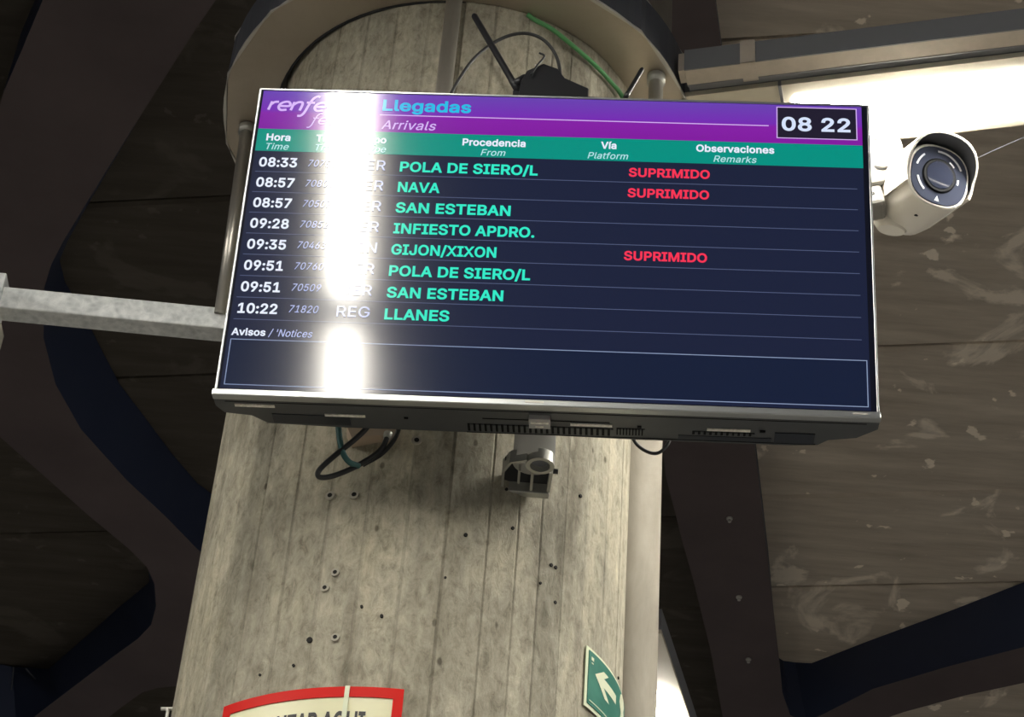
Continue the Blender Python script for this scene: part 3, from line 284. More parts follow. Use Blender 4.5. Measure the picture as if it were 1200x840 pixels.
ZB, ZC = 4.5, 4.77               # underside of steel, underside of slab, above the lens
ceil = empty('ceiling', V(0, 0, ZC)); tag(ceil, 'board marked concrete slabs above the steel soffit', kind='structure')
ga = R(-10.7); gt = Vector((math.cos(ga), math.sin(ga), 0)); gn = Vector((-math.sin(ga), math.cos(ga), 0))
def slab(s0, s1, p0, p1, mat, dz):
    bm = bmesh.new(); g = .006
    c = [gt*a+gn*b for a, b in ((s0+g, p0+g), (s1-g, p0+g), (s1-g, p1-g), (s0+g, p1-g))]
    lo = [bm.verts.new((v.x, v.y, dz)) for v in c]; hi = [bm.verts.new((v.x, v.y, .25)) for v in c]
    bm.faces.new(lo); bm.faces.new(hi)
    for k in range(4): bm.faces.new((lo[k], lo[(k+1) % 4], hi[(k+1) % 4], hi[k]))
    bmesh.ops.bevel(bm, geom=[e for e in bm.edges if all(abs(v.co.z-dz) < 1e-5 for v in e.verts)], offset=.012, segments=1, affect='EDGES')
    o = obj('panel', bm, mat, ceil); return o
rightj = [-5, -2.5, 0, 1.6, 3.1, 4.48, 6.02, 6.95, 7.635, 8.6, 10, 12, 14.5]
leftj = [-5, -2.5, 0, 1.8, 3.5, 5.07, 6.05, 7.09, 7.788, 8.9, 10.5, 12, 14.5]
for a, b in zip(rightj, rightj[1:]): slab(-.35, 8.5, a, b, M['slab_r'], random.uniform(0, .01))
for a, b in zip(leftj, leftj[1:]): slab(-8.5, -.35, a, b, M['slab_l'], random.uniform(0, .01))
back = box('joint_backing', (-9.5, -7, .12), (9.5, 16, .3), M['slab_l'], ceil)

def outline(pts, z): return [on_z(px, py, z) for px, py in pts]
# openings: (lower edge of the hole in the steel, upper edge against the slab), sight-line surveyed on their own levels
def lift(pts, dx=-4, k=1): return None
OPEN = []
def opening(low, up=None):
    L = outline(low, ZB)
    U = outline(up, ZC) if up else [Vector((v.x, v.y, ZC+EYE)) for v in L]
    OPEN.append((L, U))
# wide bay on the right
opening([(812, -120), (838, 0), (846, 60), (862, 250), (884, 520), (899, 650), (913, 772), (922, 850), (935, 905), (954, 841), (1023, 807), (1110, 781), (1200, 758), (1330, 728), (1400, 300), (1330, -120)][0:7]
        + [(917, 812), (926, 838), (945, 845), (966, 836), (1023, 807), (1110, 781), (1200, 758), (1330, 728), (1400, 300), (1330, -120)],
        [(812, -130), (838, -8), (846, 52), (862, 244), (885, 512), (900, 642), (911, 766), (913, 771), (918, 774), (932, 776), (951, 777), (1015, 752), (1110, 717), (1200, 682), (1330, 632), (1400, 240), (1330, -180)])
# bay behind the column
opening([(772, 470), (780, 557), (796, 620), (813, 682), (833, 763), (847, 840), (860, 930), (560, 930), (330, 720), (231, 643), (196, 607), (149, 563), (95, 503), (65, 450), (51, 396), (52, 337),
         (60, 310), (74, 283), (100, 240), (165, 135), (232, 30), (330, -110), (600, -130), (742, -100), (755, 120)],
        [(773, 440), (781, 500), (797, 550), (814, 600), (834, 690), (846, 767), (858, 860), (562, 860), (345, 650), (231, 566), (200, 530), (172, 492), (140, 450), (118, 408), (100, 372), (76, 330),
         (70, 305), (79, 283), (104, 238), (168, 130), (235, 22), (333, -125), (600, -160), (741, -130), (755, 90)])
# lower left bay
opening([(-60, 455), (0, 512), (50, 556), (105, 605), (150, 642), (172, 664), (181, 684), (183, 710), (177, 732), (162, 748), (133, 769), (67, 819), (20, 855), (-80, 900)],
        [(-60, 445), (0, 503), (50, 548), (106, 598), (150, 635), (168, 655), (174, 668), (175, 682), (160, 695), (140, 711), (119, 730), (57, 784), (14, 781), (-80, 764)])
# dark bay at the foot of the picture, left
opening([(232, 802), (205, 804), (185, 806), (167, 811), (143, 828), (90, 870), (40, 930), (330, 940), (330, 800)])
# dark bay at the foot, right
opening([(1010, 851), (1060, 834), (1130, 815), (1200, 800), (1330, 770), (1330, 950), (960, 950)])
# top left bay
opening([(70, -40), (50, 0), (25, 60), (4, 108), (-20, 200), (-140, 210), (-140, -60)])

sof = empty('trim_1', V(0, 4, ZB)); tag(sof, 'brown painted steel soffit pierced by large rounded openings', kind='structure')
cu = bpy.data.curves.new('soffit', 'CURVE'); cu.dimensions = '2D'; cu.fill_mode = 'BOTH'
def spl(pts):
    s = cu.splines.new('POLY'); s.points.add(len(pts)-1)
    for k, p in enumerate(pts): s.points[k].co = (p.x, p.y-4, 0, 1)
    s.use_cyclic_u = True
spl([Vector((-9, -6, 0)), Vector((9, -6, 0)), Vector((9, 15, 0)), Vector((-9, 15, 0))])
for L, U in OPEN: spl(L)
co = bpy.data.objects.new('soffit', cu); COL.objects.link(co)
dg = bpy.context.evaluated_depsgraph_get(); me = bpy.data.meshes.new_from_object(co.evaluated_get(dg))
bpy.data.objects.remove(co)
sp = link('soffit_plate', me, M['brown'], sof)
for L, U in OPEN:
    bm = bmesh.new(); n = len(L)
    a = [bm.verts.new(v-sof.location) for v in L]; b = [bm.verts.new(v-sof.location) for v in U]
    for k in range(n): bm.faces.new((a[k], a[(k+1) % n], b[(k+1) % n], b[k]))
    o = autosmooth(obj('opening_side', bm, M['blue'], sof), 40); o['label'] = 'dark blue painted inner side of the opening'
# bolts along the brown post
for px, py in ((855, 607), (866, 699), (877, 772)):
    p = on_z(px, py, ZB)-sof.location; bm = bmesh.new()
    mt = Matrix.Translation(p) @ Matrix.Rotation(-PI/2, 4, 'X')
    add_lathe(bm, [(-.002, .012), (.006, .012), (.007, .008)], 12, mt)
    add_lathe(bm, [(.006, .007), (.018, .007)], 6, mt)
    obj('bolt', bm, M['bolt'], sof)
# ------------------------------------------------------------------ column
D, BC = 2.95, R(-2.5728)
CX, CY, CR = D*math.sin(BC), D*math.cos(BC), .3496
def on_col(deg, z, r=CR):        # deg: 0 faces the camera side, + turns right; column-local
    t = R(deg); return Vector((math.sin(t)*r, -math.cos(t)*r, z+EYE))
col = empty('concrete_column', (CX, CY, 0))
tag(col, 'round board-marked concrete column behind the arrivals screen', 'column')
seams = [-180, -168, -157, -146, -134, -123, -112, -101, -91, -81, -71, -61, -51, -41, -30.3, -20.5, -10.6, -.5, 9.1, 19.5, 27.5, 34.2, 42, 50.2, 60, 70, 80, 90, 101, 112, 123, 135, 146, 157, 168, 180]
bm = bmesh.new(); prof = []
for a, b in zip(seams, seams[1:]):
    off = random.uniform(-.0010, .0010); tilt = random.uniform(-.0006, .0006); sag = CR*(1-math.cos(R((b-a)/2)))
    g = .45
    prof.append((a, CR-.0010))
    for k in range(7):
        f = k/6; ang = a+g+(b-a-2*g)*f
        prof.append((ang, CR+off+tilt*(f-.5)*2-sag*.55*(1-(2*f-1)**2)))
zs = [-EYE] + [-.9+.3*k for k in range(19)] + [ZC+.1]
rings = [[bm.verts.new(on_col(a, z, r)) for a, r in prof] for z in zs]
n = len(prof)
for p, q in zip(rings, rings[1:]):
    for k in range(n): bm.faces.new((p[k], p[(k+1) % n], q[(k+1) % n], q[k]))
shaft = autosmooth(obj('shaft', bm, M['column'], col), 9)
tones = [random.uniform(.84, 1.08) for _ in seams]; tone_at = shaft.data.color_attributes.new('board_tone', 'FLOAT_COLOR', 'CORNER')
for f in shaft.data.polygons:
    c_ = f.center; a_ = math.degrees(math.atan2(c_.x, -c_.y)); k_ = max(0, sum(1 for q in seams if q <= a_)-1); t_ = tones[k_]
    edge_ = min(abs(a_-seams[k_]), abs(seams[min(k_+1, len(seams)-1)]-a_)); t_ *= .84 if edge_ < .45 else 1
    for li in f.loop_indices: tone_at.data[li].color = (t_, t_*.995, t_*.97, 1)
def plug(deg, z, r, kind):
    p = on_col(deg, z, CR); mt = Matrix.Translation(p) @ Matrix.Rotation(R(deg), 4, 'Z')
    if kind == 'plug':
        o = lathe('wall_plug', [(.004, r), (-.002, r), (-.002, r*.55)], M['rim'], col, 14, mt)
        bm = bmesh.new(); add_lathe(bm, [(.002, r*.5), (-.0026, r*.5)], 10, mt); obj('drilled_hole', bm, M['hole'], col)
    else:
        bm = bmesh.new(); add_lathe(bm, [(.004, r), (-.0022, r)], 9, mt); obj('drilled_hole', bm, M['hole'], col)
for d, z, r, k in [(-20.7, 1.759, .0075, 'plug'), (-14.4, 1.756, .0075, 'plug'), (-16.6, 1.620, .0065, 'plug'), (-18.7, 1.595, .0065, 'plug'), (-14.43, 1.510, .0065, 'plug'),
                   (-20.77, 1.509, .0045, 'h'), (-.4, 1.857, .008, 'plug')] + \
    [(a, z, r, 'h') for a, z, r in ((-4, 1.545, .0025), (-9, 1.56, .0022), (-24, 1.47, .0022), (-33, 1.465, .002), (26, 1.735, .0028), (38, 1.70, .003), (39.5, 1.70, .003), (40, 1.64, .0028), (14, 1.70, .003), (47, 1.855, .003), (35, 1.66, .0022), (23.5, 1.80, .0025), (73, 1.615, .0025), (10, 1.62, .002), (-28, 1.93, .002))]:
    plug(d, z, r, k)
# small hook on the left flank
hk = empty('wall_hook', on_col(-84, 1.535)+col.location); tag(hk, 'small pale hook low on the left flank of the column', 'hook')
tube('hook', [Vector((.004, 0, -.10)), Vector((-.006, -.002, -.06)), Vector((-.007, -.002, -.004)), Vector((-.010, -.003, 0))], .0028, M['edge'], hk, 8)
tube('hook_tip', [Vector((-.018, -.003, -.002)), Vector((.008, 0, .002))], .003, M['edge'], hk, 8)

# ------------------------------------------------------------------ collar at the head of the column
ZP = 2.84
cl = empty('column_collar', V(-.1413, 2.9536, ZP)); tag(cl, 'many-sided sheet metal collar around the head of the concrete column', 'collar')
def polyring(name, r0, r1, z0, z1, mat, sides=15, a0=-44, parent=None, inner=90):
    bm = bmesh.new(); N = 360
    def rad(a):
        d = (a-a0) % (360/sides) - 180/sides
        return r1*math.cos(PI/sides)/math.cos(R(d))
    def v(r, a, z): return bm.verts.new((r*math.cos(R(a)), r*math.sin(R(a)), z))
    A = sorted(set([a0 % 24+24*k for k in range(sides)] + [4*k+.0 for k in range(inner)]))
    rows = [[v(r0, a, z0), v(rad(a), a, z0), v(rad(a), a, z1), v(r0, a, z1)] for a in A]
    for p, q in zip(rows, rows[1:]+rows[:1]):
        for k in range(4): bm.faces.new((p[k], p[(k+1) % 4], q[(k+1) % 4], q[k]))
    return obj(name, bm, mat, parent)
polyring('collar_plate', .352, .4573, 0, .003, M['collar'], parent=cl)
polyring('folded_lip', .4550, .4585, -.003, .003, M['edge'], parent=cl)
polyring('skirt', .4545, .4573, .003, .10, M['drum'], parent=cl)
polyring('upper_lip', .452, .4590, .10, .104, M['edge'], parent=cl)
bm = bmesh.new(); add_tube(bm, [(.3535*math.cos(t*PI/40), .3535*math.sin(t*PI/40), -.001) for t in range(81)], .0028, 6, False)
obj('edge_gasket', bm, M['rubber'], cl, True)  # dark ring drawn for the shaded gap between plate and column

# ------------------------------------------------------------------ tubes hanging from the collar
def hanger(p, q, r, label, flange=True):
    t = empty('hanger_tube', p); tag(t, label, 'tube')
    tube('tube', [Vector((0, 0, 0)), q-p], r, M['tube'], t, 20)
    if flange:
        bm = bmesh.new(); add_tube(bm, [(0, 0, -.004), (0, 0, -.022)], r*1.28, 20); obj('flange', bm, M['clamp'], t, True)
    return t
tl = on_z(290, 147, ZP); ang = ray(259, 366); tb = ang*(2.962/ang.y)
hanger(tl, Vector((tb.x, tb.y, tb.z+EYE)), .0125, 'slim metal tube left of the screen, dropping onto the galvanised bar')
hanger(on_z(769, 88, ZP), V(.227, 2.751, 2.30), .0135, 'short metal tube behind the top right of the screen')
hanger(V(-.1545, 2.575, ZP), V(-.1545, 2.575, 2.10), .0145, 'vertical metal tube above the middle of the screen', False)

bar = empty('support_bar', V(-.93, 2.955, 2.335)); tag(bar, 'square galvanised steel bar reaching left from behind the screen', 'bar')
def bar_box(name, x0, x1, y0, y1, z0, z1, mat, bev=.003): return box(name, (x0, y0, z0), (x1, y1, z1), mat, bar, bev, Matrix.Rotation(R(1.6), 4, 'Z'))
bar_box('bar', -.10, .456, 0, .042, 0, .048, M['galv'])
bar_box('end_plate', -.03, .002, -.006, .048, -.004, .075, M['galv'])
bar_box('clamp_tab', -.04, .005, .036, .075, -.055, -.008, M['rim'], .002)
bar_box('cross_bar', -.085, -.035, -.3, .048, -.004, .052, M['galv'])

# ------------------------------------------------------------------ drain pipe
dp = empty('drain_pipe', V(.2366, 3.10, -EYE)); tag(dp, 'dusty vertical drain pipe along the right flank of the column', 'pipe')
tube('pipe', [(0, 0, 0), (0, 0, ZC+EYE)], .0502, M['drain'], dp, 40)
for z in (.9, 3.95): lathe('pipe_collar', [(0, .0535), (.05, .0535)], M['drain'], dp, 40, Matrix.Translation((0, 0, z)) @ Matrix.Rotation(PI/2, 4, 'X'))

# ------------------------------------------------------------------ signs wrapped on the column
def patch(name, a0, a1, z0, z1, off, mat, parent, th=.0012, n=24, hole=None):
    bm = bmesh.new(); rows = []
    for k in range(n+1):
        a = a0+(a1-a0)*k/n
        rows.append([bm.verts.new(on_col(a, z, CR+o)-parent['o']) for z, o in ((z0, off), (z1, off), (z1, off+th), (z0, off+th))])
    for p, q in zip(rows, rows[1:]):
        for k in range(4): bm.faces.new((p[k], p[(k+1) % 4], q[(k+1) % 4], q[k]))
    bm.faces.new(rows[0]); bm.faces.new(rows[-1])
    return autosmooth(obj(name, bm, mat, parent), 30)
class Par: pass
def sign_root(name, label, a, z):
    o = empty(name, on_col(a, z)+col.location); tag(o, label, 'sign'); o['o'] = list(on_col(a, z)); return o
def local(par):
    v = Vector(par['o']); return v
def spatch(par, name, a0, a1, z0, z1, off, mat, n=24, th=.0012):
    v = local(par); bm = bmesh.new(); rows = []
    for k in range(n+1):
        a = a0+(a1-a0)*k/n
        rows.append([bm.verts.new(on_col(a, z, CR+o)-v) for z, o in ((z0, off), (z1, off), (z1, off+th), (z0, off+th))])
    for p, q in zip(rows, rows[1:]):
        for k in range(4): bm.faces.new((p[k], p[(k+1) % 4], q[(k+1) % 4], q[k]))
    bm.faces.new(rows[0]); bm.faces.new(rows[-1])
    return autosmooth(obj(name, bm, mat, par), 30)
def spoly(par, name, pts, off, mat, th=.0008):
    """flat shape given as (deg, z) wrapped on the column; finely cut so it follows the curve"""
    v = local(par); bm = bmesh.new()
    vs = [bm.verts.new((a/10, 0, z)) for a, z in pts]; bm.faces.new(vs)
    for x in [min(p[0] for p in pts)+k*2.0 for k in range(1, 30)]:
        if x < max(p[0] for p in pts):
            bmesh.ops.bisect_plane(bm, geom=bm.verts[:]+bm.edges[:]+bm.faces[:], plane_co=(x/10, 0, 0), plane_no=(1, 0, 0))
    for q in bm.verts: q.co = on_col(q.co.x*10, q.co.z, CR+off)-v
    return obj(name, bm, mat, par)
rs = sign_root('warning_sign', 'red-bordered pale yellow sign low on the column, cut by the frame', -20, 1.25)
spatch(rs, 'sign_panel', -42.6, 3.1, 1.08, 1.428, .001, M['cream_sign'], 30)
for nm, a0, a1, z0, z1 in (('border', -42.6, 3.1, 1.412, 1.428), ('border', -42.6, 3.1, 1.08, 1.096), ('border', -42.6, -40.2, 1.096, 1.412), ('border', .8, 3.1, 1.096, 1.412)):
    spatch(rs, nm, a0, a1, z0, z1, .0026, M['red'], 30)
_v = local(rs)
def wrapr(x, z): return on_col(math.degrees(x/CR), z, CR+.0032)-_v
text_mesh('CRUZAR AQUI', R(-31.5)*CR, 1.3555, R(-5.0)*CR, .034, M['ink'], rs, bold=True, wrap=wrapr)
spatch(rs, 'cable_strip', -10.3, -9.2, 1.08, 1.428, .0050, M['glow'], 2)

gs = sign_root('exit_sign', 'green sign with pale arrow wrapping the lower right of the column', 70, 1.56)
spatch(gs, 'sign_panel', 52.2, 104, 1.502, 1.603, .001, M['glow'], 30)
spatch(gs, 'green_field', 53.3, 102.6, 1.5085, 1.5975, .0024, M['signgreen'], 30)
def ga_(x, y): return (54.0+x, 1.5985-y)
arrow = [(57.0, 1.5655), (62.2, 1.5905), (65.2, 1.5885), (62.0, 1.5725), (72.5, 1.5775), (72.5, 1.5625), (63.5, 1.5600), (68.0, 1.5405), (64.5, 1.5390)]
arrow = [(56.2, 1.5650), (60.6, 1.5830), (63.6, 1.5830), (60.9, 1.5715), (69.5, 1.5715), (69.5, 1.5565), (60.9, 1.5565), (64.6, 1.5400), (61.6, 1.5400)]
spoly(gs, 'arrow', arrow, .0042, M['glow'])
spoly(gs, 'running_figure', [(74, 1.590), (76, 1.596), (78.5, 1.594), (80, 1.586), (79, 1.575), (82, 1.568), (79.5, 1.560), (80.5, 1.540), (84, 1.520), (80.5, 1.516), (77, 1.538), (74.5, 1.530), (72.6, 1.520), (71.5, 1.526), (74, 1.545), (75, 1.562), (73, 1.574)], .0042, M['glow'])
_g = local(gs)
def wrapg(x, z): return on_col(math.degrees(x/CR), z, CR+.0045)-_g
spatch(gs, 'print_line', 53.9, 71, 1.5140, 1.5155, .0040, M['glow'], 12, .0004)
spatch(gs, 'round_mark', 54.2, 55.3, 1.5830, 1.5885, .0040, M['glow'], 3, .0004)
spatch(gs, 'round_mark', 54.3, 55.2, 1.5775, 1.5795, .0040, M['glow'], 3, .0004)

# ------------------------------------------------------------------ arrivals screen
YAW, TILT = -.0725, .1367
TA = Vector((math.cos(YAW), math.sin(YAW), 0)); _n = Vector((math.sin(YAW), -math.cos(YAW), 0))
TU = Vector((0, 0, math.cos(TILT))) + _n*math.sin(TILT)
TY = TU.cross(TA)
tv = empty('arrivals_screen'); mw = Matrix((TA, TY, TU)).transposed().to_4x4(); mw.translation = V(.0482, 2.37, 2.0792); tv.matrix_world = mw
tag(tv, 'large flat arrivals screen with purple header mounted before the column', 'screen')
W2, H2 = .4785, .2745
# casing: thin shell with a thicker lower back
def slab_prism(name, poly, x0, x1, mat, parent, bev=0):     # poly of (y,z) swept along x
    bm = bmesh.new(); a = [bm.verts.new((x0, y, z)) for y, z in poly]; b = [bm.verts.new((x1, y, z)) for y, z in poly]; n = len(poly)
    bm.faces.new(a); bm.faces.new(b)
    for k in range(n): bm.faces.new((a[k], a[(k+1) % n], b[(k+1) % n], b[k]))
    if bev: bmesh.ops.bevel(bm, geom=bm.edges[:], offset=bev, segments=2, affect='EDGES')
    return obj(name, bm, mat, parent)
bm = bmesh.new()                 # outline in plan (x,y) of the underside; the back follows it and tapers upwards
plan = [(-.4805, .004), (-.4805, .030), (-.470, .050), (-.431, .056), (-.409, .078), (-.30, .083), (0, .084), (.13, .088), (.36, .088), (.398, .084), (.412, .068), (.452, .058), (.4795, .030), (.4795, .004)]
def ring(z, k, ins): return [bm.verts.new((x*ins, .004+(y-.004)*k, z)) for x, y in plan]
rr = [ring(-.2835, 1, 1), ring(-.2835+.03, 1, .999), ring(.05, .95, .999), ring(.11, .45, .998), ring(.272, .38, .997)]
for p, q in zip(rr, rr[1:]):
    for k in range(len(plan)): bm.faces.new((p[k], p[(k+1) % len(plan)], q[(k+1) % len(plan)], q[k]))
bm.faces.new(rr[0]); bm.faces.new(rr[-1])
obj('casing', bm, M['casing'], tv)
BZ = .0035
box('bezel', (-W2, -.001, H2-BZ), (W2, .012, H2), M['silver'], tv, .0008)['label'] = 'thin silver top edge'
box('bezel', (-W2, -.001, -H2), (-W2+BZ, .012, H2), M['silver'], tv, .0008)['label'] = 'thin silver left edge'
box('bezel', (W2-BZ, -.001, -H2), (W2, .012, H2), M['silver'], tv, .0008)['label'] = 'thin silver right edge'
bm = bmesh.new(); add_box(bm, (-.4815, -.005, -.2845), (.4805, .010, -.2735), .0018); obj('bottom_trim', bm, M['silver'], tv)['label'] = 'wider silver strip along the bottom'
scr = box('screen', (-W2+.003, .0004, -H2+.001), (W2-.003, .004, H2-.003), G['bezel'], tv)
def plate(name, x0, x1, z0, z1, mat, y=0.0, parent=scr):
    bm = bmesh.new(); bm.faces.new([bm.verts.new(p) for p in ((x0, y, z0), (x1, y, z0), (x1, y, z1), (x0, y, z1))])
    return link_face(name, bm, mat, parent)
def link_face(name, bm, mat, parent):
    me = bpy.data.meshes.new(name); bm.to_mesh(me); bm.free(); return link(name, me, mat, parent)
plate('display', -.4715, .4665, -.2700, .2700, G['back'], .0002)
plate('header_band', -.4715, .4665, .1960, .2700, G['purple'])
plate('column_band', -.4715, .4665, .1535, .1960, G['teal'])
plate('header_line', -.2830, .3230, .2280, .2297, G['lilac'], -.0002)
for k in range(8):
    z = .1145-.03815*k; plate('row_line', -.4665, .4565, z-.0006, z+.0006, G['line'])
def frame4(nm, x0, x1, z0, z1, t, mat, y):
    bm = bmesh.new()
    for a, b, c, d in ((x0, x1, z1-t, z1), (x0, x1, z0, z0+t), (x0, x0+t, z0+t, z1-t), (x1-t, x1, z0+t, z1-t)):
        bm.faces.new([bm.verts.new(p) for p in ((a, y, c), (b, y, c), (b, y, d), (a, y, d))])
    return link_face(nm, bm, mat, scr)
plate('notice_field', -.4665, .4635, -.2645, -.1865, G['low'], 0)
frame4('notice_border', -.4665, .4635, -.2645, -.1868, .0013, G['box'], -.0002)
plate('clock_field', .335, .459, .2055, .2660, G['dark'], -.0002)
frame4('clock_border', .335, .459, .2055, .2660, .0015, G['lilac'], -.0004)
def T(s, l, b, r, c, mat, bold=.02, slant=0.0, track=14): return text_mesh(s, l/1000, b/1000, r/1000, c/1000, G[mat], scr, -.0006, bold > .013, slant, track=track)
T('Llegadas', -280.1, 236.6, -140.8, 22, 'cyan', .028)
T('Arrivals', -279, 201.2, -193.1, 17, 'lilac', .012, .22)
T('Hora', -456.5, 173, -418.6, 13.5, 'white', .03)
T('Time', -455, 156.2, -419.4, 12.0, 'mint', .012, .22)
T('Tren', -378.5, 173.3, -343, 13.5, 'white', .03)
T('Train', -378, 156.4, -340, 12.0, 'mint', .012, .22)
T('Tipo', -302, 173.5, -268.5, 13.5, 'white', .03)
T('Type', -303, 156.4, -267.5, 12.0, 'mint', .012, .22)
T('Procedencia', -149.8, 174.3, -51.8, 13.5, 'white', .03)
T('From', -120.2, 156.3, -81.9, 12.0, 'mint', .012, .22)
T('V\u00eda', 64.7, 175.6, 88.8, 13.5, 'white', .03)
T('Platform', 45, 156.6, 107.5, 12.0, 'mint', .012, .22)
T('Observaciones', 211.5, 175.4, 331.3, 13.5, 'white', .03)
T('Remarks', 238.3, 157.0, 304.4, 12.0, 'mint', .012, .22)
T('08 22', 343, 220, 448.7, 26.5, 'clock', .05)
T('Avisos', -466.5, -181, -415.8, 12.5, 'white', .03)
T("/ 'Notices", -411.6, -181, -346.1, 12.5, 'soft', .012, .22)
rows = [('08:33', '70758', 'CER', 'POLA DE SIERO/L', -30.2, 1), ('08:57', '70803', 'CER', 'NAVA', -178.3, 1), ('08:57', '70507', 'CER', 'SAN ESTEBAN', -67.6, 0),
        ('09:28', '70852', 'CER', 'INFIESTO APDRO.', -29.2, 0), ('09:35', '70463', 'CER', 'GIJON/XIXON', -84.5, 1) , ('09:51', '70760', 'CER', 'POLA DE SIERO/L', -31.5, 0),
        ('09:51', '70509', 'CER', 'SAN ESTEBAN', -69.5, 0), ('10:22', '71820', 'REG', 'LLANES', -147, 0)]
rows[4] = ('09:35', '70463', 'CEN', 'GIJON/XIXON', -84.5, 1)
for k, (t, nn, ty, ds, rx, sup) in enumerate(rows):
    T(t, -462.2, 123.2-37.98*k, -403, 17.8, 'white', .030)
    T(nn, -385.8, 126.0-37.8*k, -341.8, 12.6, 'soft', .012, .22)
    T(ty, -314.5 if len(ty) == 3 else -300, 122.6-37.95*k, -265.2, 18.6, 'soft', .0)
    T(ds, -243, 121.3-38.1*k, rx, 19.0, 'aqua', .026)
    if sup: T('SUPRIMIDO', 109.3-.65*k, 124.6-38.1*k, 233-.6*k, 16.5, 'red', .030)
# operator's cursive wordmark built from strokes
def stroke(bm, pts, wd, y=-.0006):
    P = smooth_path([(x, 0, z) for x, z in pts], 6); n = len(P); prev = None
    for i, p in enumerate(P):
        t = (P[min(i+1, n-1)]-P[max(i-1, 0)]).normalized(); nn = Vector((-t.z, 0, t.x))*wd*.5
        a, b = bm.verts.new((p.x+nn.x, y, p.z+nn.z)), bm.verts.new((p.x-nn.x, y, p.z-nn.z))
        if prev: bm.faces.new((prev[0], a, b, prev[1]))
        prev = (a, b)
def wordmark(x0, z0, s, letters, wd, mat, sl=.28):
    bm = bmesh.new(); x = x0
    G_ = dict(r=([[(0, 0), (0, 1)], [(0, .62), (.25, .92), (.62, .98)]], .72), e=([[(.08, .48), (.98, .52), (.85, .92), (.5, 1.0), (.12, .78), (.05, .35), (.35, .02), (.88, .06)]], 1.2),
              n=([[(0, 0), (0, 1)], [(0, .62), (.3, .95), (.68, .98), (.82, .7), (.82, 0)]], 1.08), f=([[(-.32, -.62), (-.02, -.6), (.18, -.2), (.28, .8), (.42, 1.45), (.72, 1.72), (.98, 1.62)], [(-.02, .96), (.72, .96)]], .82),
              v=([[(0, 1), (.36, 0), (.86, 1)]], 1.0))
    for ch in letters:
        st, adv = G_[ch]
        for p in st: stroke(bm, [(x+(a*1.05+sl*b)*s, z0+b*s) for a, b in p], wd)
        x += adv*s*1.12
    return link_face('lettering', bm, mat, scr)
wordmark(-.4600, .2325, .0165, 'renfe', .0042, G['lilac'])
wordmark(-.3900, .2075, .0115, 'feve', .0021, G['lilac'])
# underside details (y = depth from the front, z just below the casing)
ZU = -.2835
def under(name, x0, x1, y0, y1, mat, th=.001, parent=tv, rot=0): return box(name, (x0, y0, ZU-th), (x1, y1, ZU+.0005), mat, parent, 0)
for x0, x1, y0, y1 in ((-.4515, -.393, .0215, .0285), (-.3215, -.262, .0425, .0485), (.038, .0985, .0445, .0505), (.236, .2985, .0445, .0505)):
    under('printed_label', x0, x1, y0, y1, M['label'], .0014)
em = under('sensor_badge', -.022, .009, .0235, .052, M['grey'], .007); em['label'] = 'small raised sensor badge with pale marking'
box('badge_print', (-.0195, .031, -.0023), (.0065, .036, -.0005), M['label'], em).location = (0, 0, ZU-.006)
box('badge_print', (-.0125, .044, -.0023), (-.001, .046, -.0005), M['label'], em).location = (0, 0, ZU-.006)
under('seam', -.465, .462, .0150, .0160, M['slot'], .0006)
under('seam', -.09, .095, .0385, .0400, M['slot'], .0008)
under('shadow_gap', -.115, .395, .0815, .0830, M['slot'], .0008)
def vent(x0, x1, n, y0, y1):
    v = under('vent', x0, x1, y0, y1, M['slot'], .0006)
    w_ = (x1-x0)/n
    for k in range(n):
        s = box('slat', (x0+w_*(k+.48), y0, ZU-.0022), (x0+w_*(k+1), y1, ZU), M['casing'], v)
vent(-.113, .100, 26, .056, .078)
vent(.105, .146, 9, .054, .074)
vent(.215, .305, 11, .054, .064)
under('port_recess', -.40, -.285, .048, .074, M['navy'], .0012)
under('port_recess', .334, .392, .050, .080, M['navy'], .0012)
under('port_recess', .195, .330, .068, .080, M['navy'], .0010)
under('clip', .135, .141, .045, .049, M['slot'], .002); under('clip', .312, .320, .045, .0495, M['slot'], .002)
under('clip', -.205, -.199, .044, .047, M['slot'], .002)
sl_ = box('glossy_sticker', (-.027, -.0056, -.2795), (.000, -.0048, -.2765), M['white'], tv); sl_['label'] = 'small white maker plate on the bottom trim'
box('glossy_sticker', (.4405, -.0056, -.2795), (.461, -.0048, -.2770), M['white'], tv)['label'] = 'small white sticker at the right end of the trim'
# wall arm of the screen
arm = empty('screen_mount', V(.0, 2.50, 2.08)); tag(arm, 'dark steel mount holding the screen to the column', 'bracket')
box('mount_plate', (-.16, -.020, -.11), (.10, -.010, .11), M['black'], arm, .003)
box('mount_arm', (-.10, -.012, -.03), (-.02, .100, .03), M['black'], arm, .003)

# ------------------------------------------------------------------ grey pole with open clamp below the screen
mp = empty('clamp_pole', V(.0445, 2.572, 1.815)); tag(mp, 'grey pole stub with open pipe clamp below the middle of the screen', 'pole')
tube('pole', [(0, 0, 0), (0, 0, .42)], .0315, M['pole'], mp, 32)
bm = bmesh.new()
def ringgeo(bm, cx, cy, r0, r1, z0, z1, a0=0, a1=360, seg=28):
    rows = []; N = seg
    full = (a1-a0) >= 360
    for k in range(N if full else N+1):
        a = R(a0+(a1-a0)*k/N)
        rows.append([bm.verts.new((cx+r*math.cos(a), cy+r*math.sin(a), z)) for r, z in ((r0, z0), (r1, z0), (r1, z1), (r0, z1))])
    pr = list(zip(rows, rows[1:])) + ([(rows[-1], rows[0])] if full else [])
    for p, q in pr:
        for k in range(4): bm.faces.new((p[k], p[(k+1) % 4], q[(k+1) % 4], q[k]))
    if not full: bm.faces.new(rows[0]); bm.faces.new(rows[-1])
ringgeo(bm, .010, -.010, .0150, .0215, -.012, .006)
